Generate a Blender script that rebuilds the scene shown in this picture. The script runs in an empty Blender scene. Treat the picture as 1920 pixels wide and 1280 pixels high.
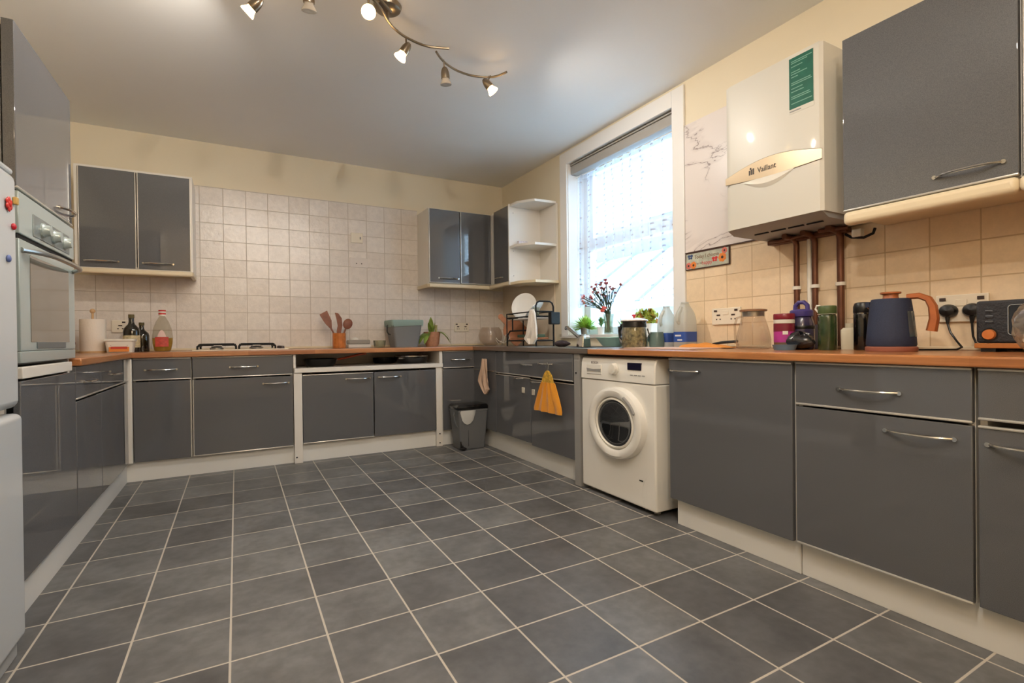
import bpy, bmesh, math, random
from math import sin, cos, pi, sqrt, radians as RAD
from mathutils import Vector, Matrix
random.seed(7)
sc = bpy.context.scene
COL = sc.collection

# ------------------------------------------------------------------ materials
MATS = {}
def srgb(r, g, b):
    f = lambda c: (c/255/12.92) if c/255 <= .04045 else ((c/255+.055)/1.055)**2.4
    return (f(r), f(g), f(b), 1)

def newmat(name):
    m = bpy.data.materials.new(name); m.use_nodes = True
    nt = m.node_tree
    b = nt.nodes['Principled BSDF']
    return m, nt, b

def mat(name, col, rough=.5, metal=0, coat=0, bump=0, bscale=40, vary=0, vscale=6, spec=None, trans=0, emit=None, estr=0, sheen=0, coatr=.05):
    """Principled material with optional procedural colour mottling and bump."""
    if name in MATS: return MATS[name]
    m, nt, b = newmat(name)
    N, L = nt.nodes, nt.links
    c = srgb(*col)
    b.inputs['Base Color'].default_value = c
    b.inputs['Roughness'].default_value = rough
    b.inputs['Metallic'].default_value = metal
    b.inputs['Coat Weight'].default_value = coat
    b.inputs['Coat Roughness'].default_value = coatr
    if spec is not None: b.inputs['Specular IOR Level'].default_value = spec
    if trans: b.inputs['Transmission Weight'].default_value = trans
    if sheen: b.inputs['Sheen Weight'].default_value = sheen
    if emit:
        b.inputs['Emission Color'].default_value = srgb(*emit); b.inputs['Emission Strength'].default_value = estr
    tc = N.new('ShaderNodeTexCoord')
    if vary:
        nz = N.new('ShaderNodeTexNoise'); nz.inputs['Scale'].default_value = vscale; nz.inputs['Detail'].default_value = 5
        L.new(tc.outputs['Object'], nz.inputs['Vector'])
        mr = N.new('ShaderNodeMapRange'); mr.inputs['From Min'].default_value = .3; mr.inputs['From Max'].default_value = .7
        mr.inputs['To Min'].default_value = 1-vary; mr.inputs['To Max'].default_value = 1+vary
        L.new(nz.outputs['Fac'], mr.inputs['Value'])
        mx = N.new('ShaderNodeVectorMath'); mx.operation = 'SCALE'; mx.inputs[0].default_value = c[:3]
        L.new(mr.outputs['Result'], mx.inputs['Scale']); L.new(mx.outputs['Vector'], b.inputs['Base Color'])
    if bump:
        nz2 = N.new('ShaderNodeTexNoise'); nz2.inputs['Scale'].default_value = bscale; nz2.inputs['Detail'].default_value = 3
        L.new(tc.outputs['Object'], nz2.inputs['Vector'])
        bp = N.new('ShaderNodeBump'); bp.inputs['Strength'].default_value = bump; bp.inputs['Distance'].default_value = .004
        L.new(nz2.outputs['Fac'], bp.inputs['Height']); L.new(bp.outputs['Normal'], b.inputs['Normal'])
    MATS[name] = m
    return m

class G:
    """tiny node-graph helper"""
    def __init__(s, nt): s.N, s.L = nt.nodes, nt.links
    def m(s, op, a, b=None, c=None):
        n = s.N.new('ShaderNodeMath'); n.operation = op
        for i, v in enumerate((a, b, c)):
            if v is None: continue
            if isinstance(v, (int, float)): n.inputs[i].default_value = v
            else: s.L.new(v, n.inputs[i])
        return n.outputs[0]
    def mix(s, fac, a, b):
        n = s.N.new('ShaderNodeMix'); n.data_type = 'RGBA'
        for i, v in ((0, fac), (6, a), (7, b)):
            if isinstance(v, (int, float, tuple)): n.inputs[i].default_value = v
            else: s.L.new(v, n.inputs[i])
        return n.outputs[2]
    def noise(s, vec, scale, detail=4, rough=.5, dist=0):
        n = s.N.new('ShaderNodeTexNoise'); n.inputs['Scale'].default_value = scale; n.inputs['Detail'].default_value = detail
        n.inputs['Roughness'].default_value = rough; n.inputs['Distortion'].default_value = dist
        if vec is not None: s.L.new(vec, n.inputs['Vector'])
        return n.outputs['Fac']
    def maprange(s, v, a, b, c, d):
        n = s.N.new('ShaderNodeMapRange'); n.interpolation_type = 'SMOOTHSTEP'
        for i, x in zip(range(1, 5), (a, b, c, d)): n.inputs[i].default_value = x
        s.L.new(v, n.inputs[0]); return n.outputs[0]
    def pos(s):
        n = s.N.new('ShaderNodeNewGeometry'); return n.outputs['Position']
    def xyz(s, v):
        n = s.N.new('ShaderNodeSeparateXYZ'); s.L.new(v, n.inputs[0]); return n.outputs
    def comb(s, x, y, z=0.0):
        n = s.N.new('ShaderNodeCombineXYZ')
        for i, v in enumerate((x, y, z)):
            if isinstance(v, (int, float)): n.inputs[i].default_value = v
            else: s.L.new(v, n.inputs[i])
        return n.outputs[0]
    def white(s, v):
        n = s.N.new('ShaderNodeTexWhiteNoise'); n.noise_dimensions = '3D'; s.L.new(v, n.inputs['Vector']); return n.outputs['Value']
    def bump(s, h, st, dist=.003):
        n = s.N.new('ShaderNodeBump'); n.inputs['Strength'].default_value = st; n.inputs['Distance'].default_value = dist
        s.L.new(h, n.inputs['Height']); return n.outputs['Normal']

def tile_mat(name, axes, offs, size, gw, ca, cb, grout, rough, mott, mscale, bumpst, ramp=(.1, .9), mcol=None, grough=.8, wob=0):
    """square tiles with grout lines, one random tone per tile, mottled glaze"""
    m, nt, b = newmat(name); g = G(nt)
    p = g.pos(); o = g.xyz(p)
    u = g.m('DIVIDE', g.m('SUBTRACT', o[axes[0]], offs[0]), size[0])
    v = g.m('DIVIDE', g.m('SUBTRACT', o[axes[1]], offs[1]), size[1])
    fu, fv = g.m('FRACT', u), g.m('FRACT', v)
    du = g.m('MULTIPLY', g.m('MINIMUM', fu, g.m('SUBTRACT', 1.0, fu)), size[0])
    dv = g.m('MULTIPLY', g.m('MINIMUM', fv, g.m('SUBTRACT', 1.0, fv)), size[1])
    d = g.m('MINIMUM', du, dv)
    tilef = g.maprange(d, gw*.45, gw*.7, 0, 1)
    rnd = g.white(g.comb(g.m('FLOOR', u), g.m('FLOOR', v), .5))
    base = g.mix(g.maprange(rnd, ramp[0], ramp[1], 0, 1), srgb(*ca), srgb(*cb))
    nz = g.noise(p, mscale, 6, .6)
    nz2 = g.noise(p, mscale*5, 3)
    f = g.maprange(nz, .3, .7, 1-mott, 1+mott)
    f2 = g.maprange(nz2, .3, .7, 1-mott*.5, 1+mott*.5)
    sc_ = nt.nodes.new('ShaderNodeVectorMath'); sc_.operation = 'SCALE'
    nt.links.new(base, sc_.inputs[0]); nt.links.new(g.m('MULTIPLY', f, f2), sc_.inputs['Scale'])
    col = g.mix(tilef, srgb(*grout), sc_.outputs['Vector'])
    nt.links.new(col, b.inputs['Base Color'])
    rg = nt.nodes.new('ShaderNodeMapRange'); nt.links.new(tilef, rg.inputs[0])
    rg.inputs[3].default_value = grough; rg.inputs[4].default_value = rough
    nt.links.new(rg.outputs[0], b.inputs['Roughness'])
    h = g.m('ADD', g.m('MULTIPLY', tilef, .5), g.m('MULTIPLY', nz, wob if wob else .15))
    nt.links.new(g.bump(h, bumpst), b.inputs['Normal'])
    MATS[name] = m
    return m

def wood_mat(name, axis, ca, cb, cc, stave=(.45, .042), rough=.28, coat=.3, finish=None):
    """block worktop: staves along the given axis with grain"""
    m, nt, b = newmat(name); g = G(nt)
    p = g.pos(); o = g.xyz(p)
    a, c = (o[0], o[1]) if axis == 0 else (o[1], o[0])
    zz = g.m('FLOOR', g.m('DIVIDE', g.m('ADD', c, g.m('MULTIPLY', o[2], .35)), stave[1]))
    sh = g.white(g.comb(zz, 3.0, 1.0))
    al = g.m('FLOOR', g.m('ADD', g.m('DIVIDE', a, stave[0]), g.m('MULTIPLY', sh, 7.0)))
    r = g.white(g.comb(zz, al, 2.0))
    grain = g.noise(g.comb(g.m('MULTIPLY', a, 3.0), g.m('MULTIPLY', c, 60.0), g.m('MULTIPLY', o[2], 60.0)), 1.6, 5, .6, .4)
    base = g.mix(r, srgb(*ca), srgb(*cb))
    col = g.mix(g.maprange(grain, .35, .75, 0, .6), base, srgb(*cc))
    nt.links.new(col, b.inputs['Base Color'])
    b.inputs['Roughness'].default_value = rough; b.inputs['Coat Weight'].default_value = coat; b.inputs['Coat Roughness'].default_value = .15
    MATS[name] = m
    return m

def glassy(name, tint=(235, 240, 238), refl=.12, rough=.02, opaque=0.0, ocol=(220, 220, 220)):
    """thin clear glass or plastic: transparent tint plus a fresnel gloss, optionally milky"""
    m = bpy.data.materials.new(name); m.use_nodes = True
    nt = m.node_tree; N, L = nt.nodes, nt.links
    N.remove(N['Principled BSDF'])
    out = N['Material Output']
    t = N.new('ShaderNodeBsdfTransparent'); t.inputs[0].default_value = srgb(*tint)
    gl = N.new('ShaderNodeBsdfGlossy'); gl.inputs['Roughness'].default_value = rough
    lw = N.new('ShaderNodeLayerWeight'); lw.inputs[0].default_value = .35
    mr = N.new('ShaderNodeMapRange'); mr.inputs[3].default_value = refl*.35; mr.inputs[4].default_value = min(1, refl*4)
    L.new(lw.outputs['Facing'], mr.inputs[0])
    mx = N.new('ShaderNodeMixShader'); L.new(mr.outputs[0], mx.inputs[0]); L.new(t.outputs[0], mx.inputs[1]); L.new(gl.outputs[0], mx.inputs[2])
    last = mx
    if opaque:
        d = N.new('ShaderNodeBsdfDiffuse'); d.inputs[0].default_value = srgb(*ocol)
        tr = N.new('ShaderNodeBsdfTranslucent'); tr.inputs[0].default_value = srgb(*ocol)
        a = N.new('ShaderNodeMixShader'); a.inputs[0].default_value = .5; L.new(d.outputs[0], a.inputs[1]); L.new(tr.outputs[0], a.inputs[2])
        m2 = N.new('ShaderNodeMixShader'); m2.inputs[0].default_value = opaque
        L.new(mx.outputs[0], m2.inputs[1]); L.new(a.outputs[0], m2.inputs[2]); last = m2
    L.new(last.outputs[0], out.inputs[0])
    MATS[name] = m
    return m

# ------------------------------------------------------------------ mesh builder
class MB:
    def __init__(s): s.bm = bmesh.new(); s.flat = []
    def _xf(s, vs, M):
        if M is not None: bmesh.ops.transform(s.bm, matrix=M, verts=vs)
    def box(s, x0, x1, y0, y1, z0, z1, bev=0, seg=2, M=None):
        x0, x1 = min(x0, x1), max(x0, x1); y0, y1 = min(y0, y1), max(y0, y1); z0, z1 = min(z0, z1), max(z0, z1)
        r = bmesh.ops.create_cube(s.bm, size=1)
        vs = r['verts']
        for v in vs:
            v.co = Vector(((x0+x1)/2+v.co.x*(x1-x0), (y0+y1)/2+v.co.y*(y1-y0), (z0+z1)/2+v.co.z*(z1-z0)))
        if bev:
            es = {e for v in vs for e in v.link_edges}
            b = min(bev, (x1-x0)*.49, (y1-y0)*.49, (z1-z0)*.49)
            rr = bmesh.ops.bevel(s.bm, geom=list(es), offset=b, segments=seg, affect='EDGES', profile=.5)
            vs = list({v for f in rr['faces'] for v in f.verts} | {v for v in vs if v.is_valid})
            # flood to all connected
            vs = s._flood(vs)
            fs = {f for v in vs for f in v.link_faces}
            for f in fs:
                f.normal_update()
                if max(abs(f.normal.x), abs(f.normal.y), abs(f.normal.z)) > .9995: s.flat.append(f)
        s._xf(vs, M); return s
    def _flood(s, vs):
        seen = set(vs); st = list(vs)
        while st:
            v = st.pop()
            for e in v.link_edges:
                o = e.other_vert(v)
                if o not in seen: seen.add(o); st.append(o)
        return list(seen)
    def grid(s, rows, close_u=False, cap=False):
        """surface from a list of equal-length rows of points"""
        R = [[s.bm.verts.new(p) for p in row] for row in rows]
        n = len(R[0])
        for i in range(len(R)-1):
            for j in range(n if close_u else n-1):
                a, b, c, d = R[i][j], R[i][(j+1) % n], R[i+1][(j+1) % n], R[i+1][j]
                try: s.bm.faces.new((a, b, c, d))
                except ValueError: pass
        if cap:
            for row in (R[0][::-1], R[-1]):
                try: s.bm.faces.new(row)
                except ValueError: pass
        return [v for r in R for v in r]
    def lathe(s, prof, c=(0, 0, 0), n=28, M=None, sx=1, sy=1, cap=True):
        rows = [[(c[0]+r*cos(2*pi*k/n)*sx, c[1]+r*sin(2*pi*k/n)*sy, c[2]+z) for k in range(n)] for r, z in prof]
        vs = s.grid(rows, True, cap); s._xf(vs, M); return s
    def cyl(s, p0, p1, r, r1=None, n=18):
        return s.tube([p0, p1], r, n, r1)
    def tube(s, pts, r, n=8, r1=None, cap=True, flat=1.0):
        pts = [Vector(p) for p in pts]; rows = []
        up = None
        for i, p in enumerate(pts):
            t = (pts[min(i+1, len(pts)-1)]-pts[max(i-1, 0)]).normalized()
            if up is None:
                ref = Vector((0, 0, 1)) if abs(t.z) < .9 else Vector((1, 0, 0))
                up = (ref - t*ref.dot(t)).normalized()
            else:
                up = (up - t*up.dot(t)).normalized()
            sd = t.cross(up)
            rr = r if r1 is None else r+(r1-r)*i/(len(pts)-1)
            if isinstance(r, (list, tuple)): rr = r[i]
            rows.append([p+up*cos(2*pi*k/n)*rr+sd*sin(2*pi*k/n)*rr*flat for k in range(n)])
        s.grid(rows, True, cap); return s
    def sphere(s, c, r, M=None, u=16, v=10, sc3=(1, 1, 1)):
        res = bmesh.ops.create_uvsphere(s.bm, u_segments=u, v_segments=v, radius=r)
        for q in res['verts']: q.co = Vector((c[0]+q.co.x*sc3[0], c[1]+q.co.y*sc3[1], c[2]+q.co.z*sc3[2]))
        s._xf(res['verts'], M); return s
    def prism(s, poly, z0, z1, M=None):
        """poly: (x,y) list, extruded in z"""
        a = [s.bm.verts.new((x, y, z0)) for x, y in poly]; b = [s.bm.verts.new((x, y, z1)) for x, y in poly]
        n = len(poly)
        s.bm.faces.new(a[::-1]); s.bm.faces.new(b)
        for i in range(n): s.bm.faces.new((a[i], a[(i+1) % n], b[(i+1) % n], b[i]))
        s._xf(a+b, M); return s
    def quad(s, *pts):
        s.bm.faces.new([s.bm.verts.new(p) for p in pts]); return s
    def transform(s, M): bmesh.ops.transform(s.bm, matrix=M, verts=s.bm.verts[:]); return s

def world_loc(o):
    v = Vector((0, 0, 0))
    while o: v += o.location; o = o.parent
    return v

def obj(name, mb, m, parent=None, local=False, smooth=True, sharp=.6, loc=None):
    """link a builder as ONE mesh object. World coordinates unless local."""
    bm = mb.bm
    off = world_loc(parent) if parent is not None else Vector((0, 0, 0))
    if loc is not None: off = off + Vector(loc)
    if not local: bmesh.ops.translate(bm, vec=-off, verts=bm.verts[:])
    bmesh.ops.recalc_face_normals(bm, faces=bm.faces[:])
    for f in bm.faces: f.smooth = smooth
    for f in mb.flat: f.smooth = False
    for e in bm.edges:
        if len(e.link_faces) == 2 and e.calc_face_angle(0) > sharp: e.smooth = False
    me = bpy.data.meshes.new(name); bm.to_mesh(me); bm.free()
    me.materials.append(m)
    o = bpy.data.objects.new(name, me); COL.objects.link(o)
    if parent is not None: o.parent = parent
    if loc is not None: o.location = loc
    return o

def tag(o, label, cat, group=None, kind=None):
    if label: o['label'] = label
    if cat: o['category'] = cat
    if group: o['group'] = group
    if kind: o['kind'] = kind
    return o
def thing(name, label, cat, loc=(0, 0, 0), group=None):
    o = bpy.data.objects.new(name, None); COL.objects.link(o); o.location = loc; o.empty_display_size = .05
    return tag(o, label, cat, group)
def single(name, mb, m, label, cat, group=None, loc=None, **k):
    """a thing that is one mesh, with its origin at loc"""
    o = obj(name, mb, m, None, loc=loc, **k); return tag(o, label, cat, group)
def struct(name, mb, m, label=None, cat=None, parent=None, **k):
    o = obj(name, mb, m, parent, **k)
    if parent is None: tag(o, label, cat, None, 'structure')
    return o
def dup(root, loc, label=None, group=None, rotz=None):
    r = root.copy(); COL.objects.link(r); r.location = loc
    if rotz is not None: r.rotation_euler.z = rotz
    if label: r['label'] = label
    if group: r['group'] = group
    for ch in list(root.children):
        c = ch.copy(); COL.objects.link(c); c.parent = r
        for gch in ch.children:
            d = gch.copy(); COL.objects.link(d); d.parent = c
    return r
def text(name, s, m, parent, origin, xdir, ydir, size, depth=.0006, align='CENTER', scale_x=1.0):
    """raised lettering lying in the plane of xdir/ydir at a world origin"""
    cu = bpy.data.curves.new(name, 'FONT'); cu.body = s; cu.size = size; cu.align_x = align; cu.align_y = 'CENTER'; cu.extrude = depth
    t = bpy.data.objects.new(name, cu); COL.objects.link(t)
    dg = bpy.context.evaluated_depsgraph_get(); dg.update()
    me = bpy.data.meshes.new_from_object(t.evaluated_get(dg))
    bpy.data.objects.remove(t); bpy.data.curves.remove(cu)
    X = Vector(xdir).normalized(); Y = Vector(ydir).normalized(); Z = X.cross(Y)
    off = Vector(origin)-world_loc(parent)
    for v in me.vertices: v.co = off+X*v.co.x*scale_x+Y*v.co.y+Z*v.co.z
    me.materials.clear(); me.materials.append(m)
    o = bpy.data.objects.new(name, me); COL.objects.link(o); o.parent = parent
    return o
def Rz(a, c): return Matrix.Translation(Vector(c)) @ Matrix.Rotation(a, 4, 'Z') @ Matrix.Translation(-Vector(c))
def rot(a, ax, c): return Matrix.Translation(Vector(c)) @ Matrix.Rotation(a, 4, ax) @ Matrix.Translation(-Vector(c))
# ------------------------------------------------------------------ light levels
EXPO = 0.72
LAMP_W, LAMP_C = 20.0, (1.0, .92, .82)
SKY_C, SKY_S = (.58, .79, 1.0, 1), 9.0
FILL_E = 38  # strength of the added fill globe behind the viewer
# ------------------------------------------------------------------ camera (photo frame 1920x1280, f = 936.4 px)
yaw, pitch, roll = .504138, -.005037, .012016
F_ = Vector((sin(yaw)*cos(pitch), cos(yaw)*cos(pitch), sin(pitch)))
R0 = Vector((cos(yaw), -sin(yaw), 0)); D0 = F_.cross(R0)
Rr = R0*cos(roll)+D0*sin(roll); Dd = -R0*sin(roll)+D0*cos(roll)
cam = bpy.data.cameras.new('camera'); co = bpy.data.objects.new('camera', cam); COL.objects.link(co)
cam.sensor_width = 36; cam.lens = 936.4/1920*36; cam.clip_start = .05
mw = Matrix((Rr, -Dd, -F_)).transposed().to_4x4(); mw.translation = Vector((.5578, -2.9704, .9159))
co.matrix_world = mw; sc.camera = co
sc.view_settings.view_transform = 'Standard'; sc.view_settings.look = 'None'; sc.view_settings.gamma = 1
sc.view_settings.exposure = EXPO

# ------------------------------------------------------------------ materials
def gloss_door():
    m, nt, b = newmat('gloss graphite'); g = G(nt)
    p = g.pos()
    n1 = g.noise(p, 900, 1)
    c = g.mix(g.maprange(n1, .3, .7, 0, 1), srgb(79, 80, 83), srgb(103, 104, 107))
    nt.links.new(c, b.inputs['Base Color'])
    b.inputs['Roughness'].default_value = .5; b.inputs['Coat Weight'].default_value = 1; b.inputs['Coat Roughness'].default_value = .02; b.inputs['Coat IOR'].default_value = 1.6
    b.inputs['Specular IOR Level'].default_value = .2
    return m
M_DOOR = gloss_door()
M_WHITE = mat('white laminate', (226, 221, 212), .35, bump=.02, bscale=30)
M_CREAM = mat('cream rail', (226, 210, 178), .35)
M_PLINTH = mat('painted plinth', (222, 221, 216), .5, bump=.05, bscale=15)
M_CHROME = mat('chrome', (215, 213, 208), .16, 1, bump=.02, bscale=60)
M_STRIP = mat('bright edge strip', (206, 202, 194), .3, .55, bump=.01)
M_STEEL = mat('brushed steel', (176, 174, 170), .3, 1, bump=.04, bscale=120)
M_NICKEL = mat('satin nickel', (150, 138, 122), .3, 1, bump=.02, bscale=90)
M_GREY = mat('grey panel', (150, 149, 146), .45, bump=.02)
M_BLACK = mat('black plastic', (18, 18, 19), .35, bump=.02, bscale=80)
M_RUB = mat('matt black', (14, 14, 15), .75, bump=.05, bscale=90)
M_DARKGAP = mat('dark gap', (16, 14, 13), .8, bump=.02)
M_APPL = mat('white enamel', (232, 229, 221), .26, coat=.3, bump=.01, bscale=20)
M_FRIDGE = mat('fridge white', (196, 201, 204), .35, coat=.35, bump=.06, bscale=160)
M_PLASTIC = mat('white plastic', (231, 226, 214), .4, bump=.01)
M_CERAMIC = mat('white ceramic', (236, 233, 226), .15, coat=.4, bump=.01, bscale=12)
M_COPPER = mat('dull copper', (112, 74, 56), .4, .6, vary=.25, vscale=14, bump=.03)
M_FLOOR = tile_mat('floor tiles', (0, 1), (0, 0), (.265, .265), .0055, (88, 88, 89), (110, 110, 110), (186, 178, 166), .40, .2, 5, .25, ramp=(0, 1))
M_TILEB = tile_mat('back wall tiles', (0, 2), (.803, 1.015), (.1633, .1433), .0045, (224, 215, 205), (232, 224, 215), (196, 184, 170), .2, .045, 26, .5, wob=1.6)
M_TILER = tile_mat('right wall tiles', (1, 2), (-1.852, 1.131), (.16, .1405), .0045, (233, 210, 176), (237, 215, 183), (204, 178, 142), .26, .03, 26, .3, wob=.8)
M_WALL = mat('cream wall paint', (230, 218, 192), .75, bump=.12, bscale=45, vary=.02, vscale=2)
M_CEIL = mat('ceiling paint', (238, 237, 234), .85, bump=.06, bscale=30, vary=.012, vscale=1.5)
M_TRIM = mat('white gloss paint', (235, 233, 229), .35, bump=.03, bscale=20)
M_WOODX = wood_mat('worktop staves x', 0, (204, 142, 94), (172, 112, 74), (140, 88, 56))
M_WOODY = wood_mat('worktop staves y', 1, (200, 136, 82), (172, 110, 64), (136, 84, 48))

def marble():
    m, nt, b = newmat('marble effect panel'); g = G(nt)
    p = g.pos(); o = g.xyz(p)
    q = g.comb(g.m('ADD', g.m('MULTIPLY', o[1], 1.0), g.m('MULTIPLY', o[2], .5)), g.m('MULTIPLY', o[2], 2.3), 0.0)
    n = g.noise(q, 1.9, 5, .55, .5)
    v = g.m('ABSOLUTE', g.m('SUBTRACT', n, .5))
    vein = g.maprange(v, 0.0, .012, .85, 0)
    gate = g.maprange(g.noise(p, 3.3, 2), .42, .56, 0, 1)
    wisp = g.maprange(v, 0, .06, .16, 0)
    f = g.m('MAXIMUM', g.m('MULTIPLY', vein, gate), g.m('MULTIPLY', wisp, gate))
    nt.links.new(g.mix(f, srgb(226, 217, 211), srgb(124, 104, 100)), b.inputs['Base Color'])
    b.inputs['Roughness'].default_value = .3
    return m
M_MARBLE = marble()

# ------------------------------------------------------------------ room shell
XL, XR, YB, YN, ZC = -.72, 3.04, 1.709, -4.3, 2.5175
struct('floor', MB().box(XL-.1, XR+.3, YN-.1, YB+.1, -.08, 0), M_FLOOR, 'dark grey square floor tiles with pale grout across the kitchen', 'floor')
struct('ceiling', MB().box(XL-.1, XR+.3, YN-.1, YB+.1, ZC, ZC+.08), M_CEIL, 'plain off-white painted ceiling above the kitchen', 'ceiling')
struct('wall_left', MB().box(XL-.1, XL, YN, YB, 0, ZC), M_WALL, 'cream wall behind the tall oven cabinet', 'wall')
wb = struct('wall_back', MB().box(XL-.1, XR+.3, YB, YB+.1, 0, ZC), M_WALL, 'cream painted far wall with pale square tiles', 'wall')
struct('tiles', MB().box(XL, XR, YB-.006, YB, .855, 1.42).box(.272, 2.104, YB-.006, YB, 1.4201, 2.165), M_TILEB, parent=wb)
struct('wall_near', MB().box(XL, XR, YN-.1, YN, 0, ZC), M_WALL, 'cream wall behind the viewer', 'wall')
WY0, WY1, WZ0, WZ1 = -.656, .515, .93, 2.40
wr = struct('wall_right', MB().box(XR, XR+.3, YN, WY0, 0, ZC).box(XR, XR+.3, WY1, YB, 0, ZC).box(XR, XR+.3, WY0, WY1, 0, WZ0).box(XR, XR+.3, WY0, WY1, WZ1, ZC),
            M_WALL, 'cream wall on the right holding the window and the boiler', 'wall')
struct('tiles', MB().box(XR-.006, XR, YN, -.757, .855, 1.434), M_TILER, parent=wr)
struct('tiles', MB().box(XR-.006, XR, .727, YB-.006, .855, 2.12), mat('plain corner tiles', (222, 208, 186), .4, bump=.05, vary=.02), parent=wr)
mp = struct('marble_panel', MB().box(XR-.012, XR, -1.345, -.757, 1.44, 2.235, .001), M_MARBLE, parent=wr)
struct('edge_strip', MB().box(XR-.016, XR-.0001, -1.345, -.757, 1.4342, 1.4399), mat('dark strip', (72, 44, 30), .5, bump=.03), parent=wr)
# plinths
struct('baseboard_back', MB().box(-.085, 2.455, 1.135, 1.155, 0, .137, .001), M_PLINTH, 'white plinth board under the far run of units', 'plinth')
struct('baseboard_left', MB().box(-.105, -.085, -.75, 1.155, 0, .128, .001), M_PLINTH, 'white plinth board under the left run of units', 'plinth')
struct('baseboard_right', MB().box(2.455, 2.475, -.475, 1.134, 0, .155, .001), M_PLINTH, 'white plinth board under the sink units', 'plinth')
struct('baseboard_right', MB().box(2.445, 2.465, -1.826, -1.215, 0, .139, .001), M_PLINTH, 'white plinth board under the single-door unit beside the washing machine', 'plinth')
struct('baseboard_right', MB().box(2.45, 2.47, -4.2, -1.829, 0, .137, .001), M_PLINTH, 'white plinth board under the drawer unit on the right', 'plinth')

# ------------------------------------------------------------------ cabinet system
def P(side, F, u, d, z):
    return {'B': (u, F-d, z), 'R': (F-d, u, z), 'L': (F+d, u, z)}[side]
def pbox(mb, side, F, u0, u1, d0, d1, z0, z1, bev=0, **k):
    a = P(side, F, u0, d0, z0); b = P(side, F, u1, d1, z1)
    return mb.box(a[0], b[0], a[1], b[1], a[2], b[2], bev, **k)
def handle(parent, side, F, u0, u1, z, out=.032, name='handle'):
    mb = MB(); n = 14; pts = []
    for i in range(n+1):
        t = -1+2*i/n
        d = out*(1-abs(t)**2.6)
        pts.append(P(side, F, u0+(u1-u0)*(t+1)/2, d-.002, z))
    mb.tube(pts, .0048, 8)
    for u in (u0, u1):
        a = P(side, F, u, -.001, z); b = P(side, F, u, .006, z)
        mb.cyl(a, b, .007, n=10)
    return obj(name, mb, M_CHROME, parent)
def front(parent, name, side, F, u0, u1, z0, z1, hnd=None, strips=(), T=.02, d0=0):
    g_ = .0015
    mb = pbox(MB(), side, F, u0+g_, u1-g_, -T+d0, d0, z0+g_, z1-g_, .003)
    o = obj(name, mb, M_DOOR, parent)
    if hnd: handle(o, side, F-(-d0 if side == 'L' else d0) if d0 else F, *hnd)
    for s in strips:
        m2 = MB(); w = .0075
        if s == 'top': pbox(m2, side, F, u0+g_, u1-g_, -.012+d0, d0+.0045, z1-g_-w, z1-g_+.0006, .0035)
        if s == 'bottom': pbox(m2, side, F, u0+g_, u1-g_, -.012+d0, d0+.0045, z0+g_-.0006, z0+g_+w, .0035)
        if s == 'left': pbox(m2, side, F, u0+g_-.0006, u0+g_+w*.8, -.012+d0, d0+.0022, z0+g_, z1-g_, .001)
        if s == 'right': pbox(m2, side, F, u1-g_-w*.8, u1-g_+.0006, -.012+d0, d0+.0022, z0+g_, z1-g_, .001)
        obj('edge_strip', m2, M_STRIP, o)
    return o
def carcass(parent, side, F, u0, u1, z0, z1, depth, top=True, m=None, front_d=-.0215):
    t = .016; mb = MB()
    pbox(mb, side, F, u0, u0+t, front_d, -depth, z0, z1)
    pbox(mb, side, F, u1-t, u1, front_d, -depth, z0, z1)
    pbox(mb, side, F, u0+t, u1-t, front_d, -depth, z0, z0+t)
    pbox(mb, side, F, u0+t, u1-t, -depth+.008, -depth, z0+t, z1-(t if top else 0))
    if top: pbox(mb, side, F, u0+t, u1-t, front_d, -depth, z1-t, z1)
    return obj('carcass', mb, m or M_WHITE, parent)
def cab(label, side, F, u0, u1, z0, depth, cat='cupboard', name='base_cabinet', group=None):
    return thing(name, label, cat, P(side, F, (u0+u1)/2, -depth/2, z0), group)

FB, FR, FL = 1.10, 2.41, -.066
ZB, ZT, ZS = .131, .8185, .663
DB = .56
# --- far run
c = cab('narrow grey gloss base unit with one drawer, left of the hob unit', 'B', FB, -.045, .285, ZB, DB)
carcass(c, 'B', FB, -.042, .283, ZB, ZT-.001, DB)
front(c, 'drawer', 'B', FB, -.042, .283, ZS+.005, ZT, (.025, .2, .738), ('top', 'bottom'))
front(c, 'door', 'B', FB, -.042, .283, ZB, ZS-.001, None, ('right',))
obj('corner_post', MB().box(-.086, -.045, 1.092, 1.13, .128, .8185, .006), M_WHITE, c)
c = cab('wide grey gloss base unit with drawer and door under the gas hob', 'B', FB, .285, .928, ZB, DB)
carcass(c, 'B', FB, .288, .926, ZB, ZT-.001, DB)
front(c, 'drawer', 'B', FB, .288, .925, ZS+.005, ZT, (.515, .69, .74), ('top', 'bottom'))
front(c, 'door', 'B', FB, .288, .925, ZB, ZS-.001, (.725, .895, .612), ('left', 'bottom'))
# open shelf unit
c = cab('two-door grey base unit with open pan shelf and white posts', 'B', FB, .93, 2.114, ZB, DB)
carcass(c, 'B', FB, .932, 2.112, .139, ZT-.001, DB, top=False)
front(c, 'door', 'B', FB, .99, 1.5235, .139, .664, (1.309, 1.492, .617), ('top', 'bottom'))
front(c, 'door', 'B', FB, 1.5275, 2.052, .139, .664, (1.56, 1.745, .619), ())
obj('shelf', MB().box(.934, 2.116, 1.088, 1.64, .679, .714, .005), M_WHITE, c)
obj('post', MB().box(.930, .988, 1.098, 1.13, .0, .678, .002), M_WHITE, c)
obj('post', MB().box(2.054, 2.108, 1.098, 1.13, .0, .678, .002), M_WHITE, c)
obj('upper_post', MB().box(.9285, .944, 1.098, 1.13, .715, .8185, .001), M_WHITE, c)
obj('upper_post', MB().box(2.086, 2.114, 1.098, 1.13, .715, .8185, .001), M_WHITE, c)
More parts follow.
